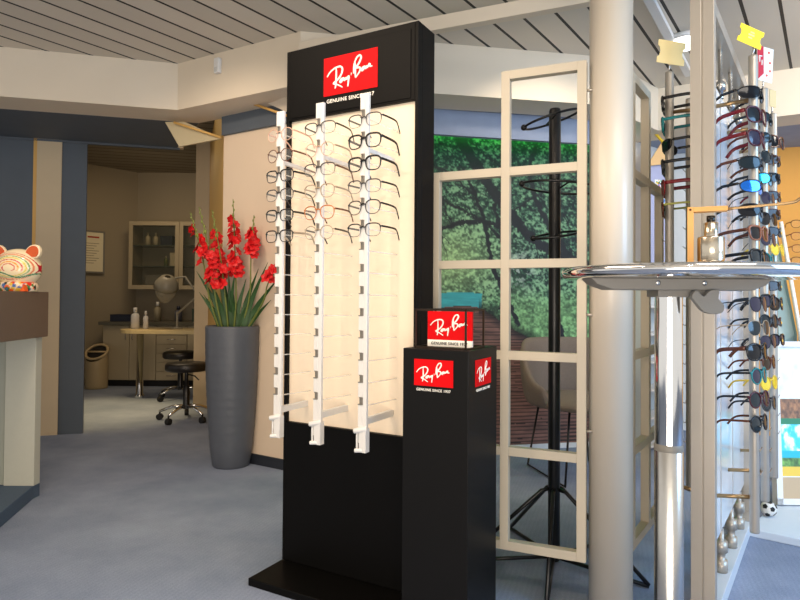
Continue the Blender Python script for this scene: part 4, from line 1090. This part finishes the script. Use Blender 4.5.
MB().lathe([(0, 0), (0.06, 0), (0.06, 0.012), (0.012, 0.02), (0.012, 0.18)], 20).build('base', MLG, ml)
MB().tube([(0, 0, 0.16), (0.22, 0.02, 0.36), (0.08, 0, 0.56), (-0.05, 0, 0.54)], 0.013, 8).build('arm', MLG, ml)
b = MB(); b.lathe([(0.03, 0.10), (0.07, 0.09), (0.12, 0.02), (0.13, -0.04), (0.12, -0.04), (0.11, 0.01), (0.06, 0.07)], 24); h_ = b.build('lamp_head', MLG, ml); h_.location = (-0.11, -0.02, 0.47); h_.rotation_euler = (R(25), R(18), 0)
b = MB(); b.lathe([(0.12, -0.04), (0.10, -0.12), (0.05, -0.20), (0.0, -0.22)], 20); b.build('clear_hood', clear_mat('hood_plastic', (220, 214, 190), 0.18), h_)
# waste bin
wb_ = Vector((-3.555, 7.175))
bn = thing('waste_bin', 'beige cylindrical waste bin with tilted ring lid in the back room', 'bin', (wb_.x, wb_.y, 0))
b = MB(); b.lathe([(0, 0), (0.12, 0), (0.125, 0.02), (0.12, 0.40)], 32)
for v in b.bm.verts:
    if v.co.z > 0.3: v.co.z = 0.412 + 0.78 * v.co.y
b.build('body', mat('bin_beige', (190, 168, 128), 0.4), bn)
M_ = Matrix.Translation((0, 0, 0.425)) @ Matrix.Rotation(R(38), 4, 'X')
b = MB(); b.tube([M_ @ Vector((0.12 * math.cos(R(a_)), 0.125 * math.sin(R(a_)), 0)) for a_ in range(0, 360, 12)], 0.016, 8, closed=True); b.build('lid_ring', mat('bin_beige', (190, 168, 128)), bn)
b = MB(); b.tube([M_ @ Vector((-0.11, 0, 0)), M_ @ Vector((0.11, 0, 0))], 0.012, 8); b.build('lid_bar', mat('bin_beige', (190, 168, 128)), bn)
b = MB(); b.lathe([(0, 0), (0.115, 0)], 30); o = b.build('opening_shade', mat('bin_dark', (24, 20, 16), 0.9), bn); o.matrix_local = Matrix.Translation((0, 0.003, 0.415)) @ Matrix.Rotation(R(38), 4, 'X')  # flat dark disc in the lid, shade of the bin's inside put in as colour
# stools
def stool(p, label, first=[None], hgt=0.50):
    if first[0] is None:
        t = thing('rolling_stool', label, 'stool', p, 0)
        MB().lathe([(0, hgt - .07), (0.165, hgt - .07), (0.18, hgt - .055), (0.18, hgt - .015), (0.165, hgt), (0, hgt + .003)], 36).build('seat', mat('black_vinyl', (24, 20, 18), 0.4), t)
        MB().lathe([(0.028, 0.10), (0.028, 0.30), (0.016, 0.305), (0.016, hgt - .07)], 20).build('gas_lift', M_BLACKM, t)
        MB().tube([(0.014, -0.01, 0.40), (0.09, -0.05, 0.39), (0.13, -0.07, 0.36)], 0.006, 6).build('lever', M_BLACKM, t)
        for k in range(5):
            a_ = R(180 + 72 * k); c, s_ = math.cos(a_), math.sin(a_)
            l = MB().tube([(c * 0.02, s_ * .02, 0.125), (c * .12, s_ * .12, 0.115), (c * 0.23, s_ * .23, 0.075)], [0.016, 0.014, 0.011], 8).build('leg', M_CHROME, t)
            w = MB(); w.cyl((c * .23 - s_ * .018, s_ * .23 + c * .018, 0.028), (c * .23 + s_ * .018, s_ * .23 - c * .018, 0.028), 0.0275, 14); w.cyl((c * .23, s_ * .23, 0.05), (c * .23, s_ * .23, 0.078), 0.008, 8)
            w.build('caster', M_RUBBER, l)
        first[0] = t; return t
    t = copy_tree(first[0]); t.location = p; t['label'] = label; t.rotation_euler = (0, 0, R(-18)); return t
p = onfloor(186, 420); stool((p.x, p.y, 0), 'black rolling stool nearest the grey floor vase')
p = onfloor(180, 399); stool((p.x, p.y, 0), 'black rolling stool tucked behind, closer to the drawers')
# framed certificate on the back room's left wall
fr = thing('picture_frame', 'framed certificate with red heading on the back room left wall', 'picture frame', (-3.770, 7.415, 1.62), math.atan2(3.1, 2.49))
w, h = 0.34, 0.52
b = MB()
b.box((-w / 2, -.012, -h / 2), (-w / 2 + .02, .004, h / 2)); b.box((w / 2 - .02, -.012, -h / 2), (w / 2, .004, h / 2)); b.box((-w / 2 + .02, -.012, -h / 2), (w / 2 - .02, .004, -h / 2 + .02)); b.box((-w / 2 + .02, -.012, h / 2 - .02), (w / 2 - .02, .004, h / 2)); b.build('frame', M_GREYM, fr)
MB().box((-w / 2 + .02, -.006, -h / 2 + .02), (w / 2 - .02, .003, h / 2 - .02)).build('paper', mat('aged_paper', (236, 226, 196), 0.7), fr)
MB().box((-0.04, -.0072, 0.17), (0.10, -.0062, 0.19)).build('heading', mat('red_ink', (170, 60, 30), 0.6), fr)
b = MB()
for i in range(9): b.box((-0.12, -.0072, 0.10 - i * .03), (0.10 - (i % 3) * .03, -.0062, 0.106 - i * .03))
b.build('text_lines', mat('grey_ink', (140, 120, 84), 0.6), fr)

# ================================================================== CEILING BITS
dn = Vector((C_.x - B_.x, C_.y - B_.y)).normalized(); q = B_ + dn * 0.375
ws = thing('wall_sensor', 'small white alarm sensor on the beige soffit', 'sensor', (q.x, q.y, 2.46), math.atan2(dn.y, dn.x))
MB().box((-0.022, -0.03, 0.005), (0.022, -0.0005, 0.10)).build('housing', M_WHITEP, ws, 0.006)
MB().box((-0.012, -0.034, 0.012), (0.012, -0.031, 0.04)).build('sensor_window', mat('sensor_grey', (200, 200, 196), 0.4), ws, 0.002)
lp = at(686, 40, 3.52)
cl = thing('ceiling_lamp', 'round glowing ceiling lamp behind the display wall', 'lamp', (lp.x, lp.y, H))
MB().lathe([(0, -0.001), (0.11, -0.001), (0.11, -0.025), (0.09, -0.025)], 32).build('rim', M_WHITEP, cl)
MB().lathe([(0.09, -0.025), (0.085, -0.04), (0.05, -0.06), (0, -0.065)], 32).build('diffuser', mat('lamp_glow', (255, 250, 240), 0.4, emit=4), cl)

# ================================================================== FAR RIGHT
# low white platform and leaning poster board
pf = MB().prism([(1.60, 2.80, 0), (1.78, 2.66, 0), (2.6, 3.3, 0), (2.3, 3.55, 0)], (0, 0, 0.035)).build('platform', mat('pale_platform', (206, 216, 226), 0.5), None, 0.003); tag(pf, 'low white platform on the carpet beyond the display wall', 'platform')
def poster_rgb():
    w, h = 90, 200
    X, Y = np.meshgrid(np.linspace(0, 1, w), np.linspace(0, 1, h))
    img = np.zeros((h, w, 3)) + np.array([226, 236, 238.])
    n = fbm(X * 7, Y * 14, 51); n2 = fbm(X * 20, Y * 40, 55)
    img = img * (0.85 + 0.25 * n[..., None])
    sel = (Y > 0.36) & (Y < 0.50); img[sel] = (np.array([130, 90, 56.]) * (0.4 + 1.2 * n2[..., None]))[sel]
    sel = (Y > 0.49) & (Y < 0.535); img[sel] = (40, 120, 80)
    sel = (Y > 0.53) & (Y < 0.76); img[sel] = (np.array([70, 200, 222.]) * 1.0 + (np.array([255, 255, 255]) - np.array([70, 200, 222.])) * np.clip((n[..., None] - .5) * 5, 0, 1))[sel]
    sel = (Y > 0.70) & (Y < 0.745); img[sel] = (30, 176, 196)
    sel = (Y > 0.745) & (Y < 0.86); img[sel] = (np.array([96, 140, 60.]) * (0.4 + 1.2 * n2[..., None]))[sel]
    sel = (Y > 0.80) & (Y < 0.86) & (X < 0.5); img[sel] = (226, 190, 60)
    sel = (Y > 0.80) & (Y < 0.86) & (X > 0.72); img[sel] = (120, 40, 50)
    sel = (Y > 0.865); img[sel] = (186, 160, 124)
    return np.clip(img, 0, 255)
pb = thing('poster_board', 'leaning white-framed board with a turquoise beach poster', 'poster', (0, 0, 0))
bl, br_ = at(776, 514, 3.12), at(836, 508, 3.12); tl, tr_ = at(771, 342, 3.40), at(842, 342, 3.40)
bl.z = br_.z = 0.037
nv = (br_ - bl).cross(tl - bl).normalized()
if nv.y > 0: nv = -nv
ex = (br_ - bl); ez = (bl - tl)
b = MB(); b.prism([bl, br_, tl + ex, tl], -nv * 0.03); b.build('backing', M_WHITEP, pb)
fw = 0.03; ux = ex.normalized(); uz = (tl - bl).normalized()
b = MB()
for (o_, a_, c_) in ((bl, ux * fw, tl - bl), (bl + ex - ux * fw, ux * fw, tl - bl), (bl, ex, uz * fw), (tl - uz * fw, ex, uz * fw)):
    b.prism([o_, o_ + a_, o_ + a_ + c_, o_ + c_], nv * 0.015)
b.build('frame', M_WHITEP, pb)
painted_grid('poster', tl + ux * fw - uz * fw + nv * .002, ex - ux * 2 * fw, -(tl - bl) + uz * 2 * fw, poster_rgb(), paint_mat('poster_print', 0.5, 0.08), pb)  # print material glows faintly by itself, though no lamp backs it
# tall white-edged mirror leaning behind
t1, t2 = at(781, 222, 3.75), at(800.5, 335, 3.55)
mi = thing('leaning_mirror', 'slanted teal glass panel with white edge at the right border', 'mirror', (0, 0, 0))
m0 = at(779, 345, 3.6)
b = MB(); b.prism([t1 + Vector((-.02, .03, 0)), t2 + Vector((0, .03, 0)), t2 + Vector((0, .03, -0.9)), m0 + Vector((0, .03, -0.8)), m0], (0, 0.015, 0)); b.build('pane', mat('teal_glass', (128, 156, 158), 0.15, coat=0.6), mi)
b = MB(); b.tube([t1, t2, t2 + Vector((0.02, 0, -0.9))], 0.012, 6); b.build('white_edge', M_WHITEP, mi)
# small football under the poster
fb = onfloor(768.5, 516, .035); fbl = thing('toy_ball', 'small black and white ball on the low platform', 'ball', (fb.x, fb.y, 0.036))
MB().ball((0, 0, 0.035), 0.035, 20).build('skin', M_WHITEP, fbl)
b = MB()
for d_ in ((0, -1, .2), (-.8, -.5, .5), (.8, -.5, .5), (-.5, -.6, -.7), (.6, -.5, -.6), (0, -.3, .95)):
    v = Vector(d_).normalized(); b.cyl(Vector((0, 0, .035)) + v * 0.032, Vector((0, 0, .035)) + v * 0.0358, 0.012, 5)
b.build('patches', M_RUBBER, fbl)
# wire eyeglasses on the orange wall
OD = (Vector((6.2, 3.9)) - Vector((2.1, 5.15))).normalized(); oz = math.atan2(OD.y, OD.x)
for k, (px_, py_, mm, ds) in enumerate(((797, 226, C_TORT, 'brown'), (797, 238, C_RED, 'thin red'), (798, 250, C_RED, 'bold red'), (797, 262, C_TORT, 'dark brown'))):
    k_ = (px_ - 401) / F; A0 = Vector((2.1, 5.15)); t_ = (k_ * A0.y - A0.x) / (OD.x - k_ * OD.y); pq = A0 + OD * t_
    pz = at(px_, py_, pq.y).z
    put_glasses('eyeglasses', E_PANTO, mm, M_LENS, mm, '%s eyeglasses, %s on the orange wall at the right edge' % (ds, ORD[k]), 'eyeglasses', (pq.x - .04, pq.y - 0.15, pz), oz, 'eyeglasses on the orange wall', scale=1.25)
# things glimpsed between the right lattice and the display wall
sh = thing('shelf_unit', 'white shelf unit glimpsed through the right lattice screen', 'shelf unit', (1.72, 4.30, 0), R(35))
b = MB(); b.box((0, 0, 0), (0.02, 0.22, 1.25)); b.box((0.44, 0, 0), (0.46, 0.22, 1.25)); b.box((0.02, 0.2, 0), (0.44, 0.22, 1.25)); b.build('carcass', M_WHITEP, sh)
for i in range(7): MB().box((0.021, 0.005, 0.02 + i * 0.2), (0.439, 0.199, 0.035 + i * 0.2)).build('shelf', M_WHITEP, sh)
q0 = at(651, 200, 4.50)
wp = thing('wall_poster', 'colourful doodle poster on a lavender board beyond the right lattice screen', 'poster', (q0.x, q0.y, 1.52), R(20))
def doodle():
    rs = np.random.RandomState(9); img = np.zeros((70, 50, 3)) + 238.
    for i in range(150):
        r0, c0 = rs.randint(0, 62), rs.randint(0, 44); img[r0:r0 + rs.randint(2, 6), c0:c0 + rs.randint(2, 5)] = [(20, 20, 20), (220, 40, 40), (240, 190, 30), (50, 120, 200), (60, 160, 80)][rs.randint(0, 5)]
    return img
painted_grid('sheet', (0.03, -0.004, 0.45), (0.15, 0, 0), (0, 0, -0.24), doodle(), paint_mat('poster_print'), wp)
MB().box((-0.012, -0.002, -0.22), (0.20, 0.012, 0.57)).build('backing_board', mat('lavender_board', (176, 178, 206), 0.6), wp)

struct(MB().prism([at(647, 166, 4.46), at(672, 163, 4.50), at(664, 139, 4.50)], (0, 0.015, 0)).build('trim_20', mat('peach_panel', (236, 190, 130), 0.7)))
struct(MB().tube([at(644, 121, 4.46), at(670, 150, 4.49)], 0.012, 4).build('trim_21', mat('yellow_trim', (236, 190, 40), 0.6)))

# ================================================================== LIGHT
w = bpy.data.worlds.new('world'); sc.world = w; w.use_nodes = True
bg = w.node_tree.nodes['Background']; bg.inputs['Color'].default_value = (*lin((240, 236, 230)), 1); bg.inputs['Strength'].default_value = 1.0
def area(p, tgt, size, power, rgb, sy=None):
    l = bpy.data.lights.new('area_lamp', 'AREA'); l.energy = power; l.color = lin(rgb); l.size = size
    if sy: l.shape = 'RECTANGLE'; l.size_y = sy
    o = bpy.data.objects.new('area_lamp', l); COL.objects.link(o); o.location = p
    o.rotation_euler = (Vector(tgt) - Vector(p)).to_track_quat('-Z', 'Y').to_euler(); return o
def spot(p, tgt, power, rgb, ang=70, blend=0.6, r=0.04):
    l = bpy.data.lights.new('spot_lamp', 'SPOT'); l.energy = power; l.color = lin(rgb); l.spot_size = R(ang); l.spot_blend = blend; l.shadow_soft_size = r
    o = bpy.data.objects.new('spot_lamp', l); COL.objects.link(o); o.location = p
    o.rotation_euler = (Vector(tgt) - Vector(p)).to_track_quat('-Z', 'Y').to_euler(); return o
WARM = (255, 231, 204); COOL = (150, 204, 255)
spot((-1.05, 0.6, 2.5), (-0.15, 2.3, 1.1), 50, WARM, 60)
spot((0.25, 0.2, 2.5), (-0.15, 2.3, 1.1), 40, WARM, 60)
spot((-1.4, 2.5, 2.55), (-1.0, 4.0, 1.0), 40, WARM, 90)
area((-1.2, 1.5, 2.58), (-1.2, 1.5, 0), 1.2, 30, WARM)
area((1.2, 1.0, 2.58), (1.2, 1.6, 0), 1.0, 24, (255, 244, 230))
area((3.6, 0.4, 1.9), (1.8, 2.8, 0.2), 1.8, 110, COOL)
area((-0.2, -1.2, 0.25), (0.0, 2.2, 3.0), 2.2, 115, (255, 240, 222))  # added fill uplight behind the camera to lift ceiling and soffit undersides
spot((0.9, 3.1, 2.5), (0.9, 4.3, 0.9), 22, (255, 240, 220), 110)
area((2.6, 2.6, 2.5), (3.0, 4.6, 0.8), 0.8, 40, (255, 244, 230))  # extra unseen light added to brighten the orange wall side
spot((-2.7, 5.6, 2.6), (-2.72, 5.7, 0), 230, (255, 222, 160), 46, 0.9)
area((-2.7, 6.4, 2.62), (-2.8, 6.9, 0), 0.8, 12, (255, 226, 184))
sc.view_settings.view_transform = 'Standard'
sc.view_settings.look = 'None'
sc.view_settings.exposure = 0.0
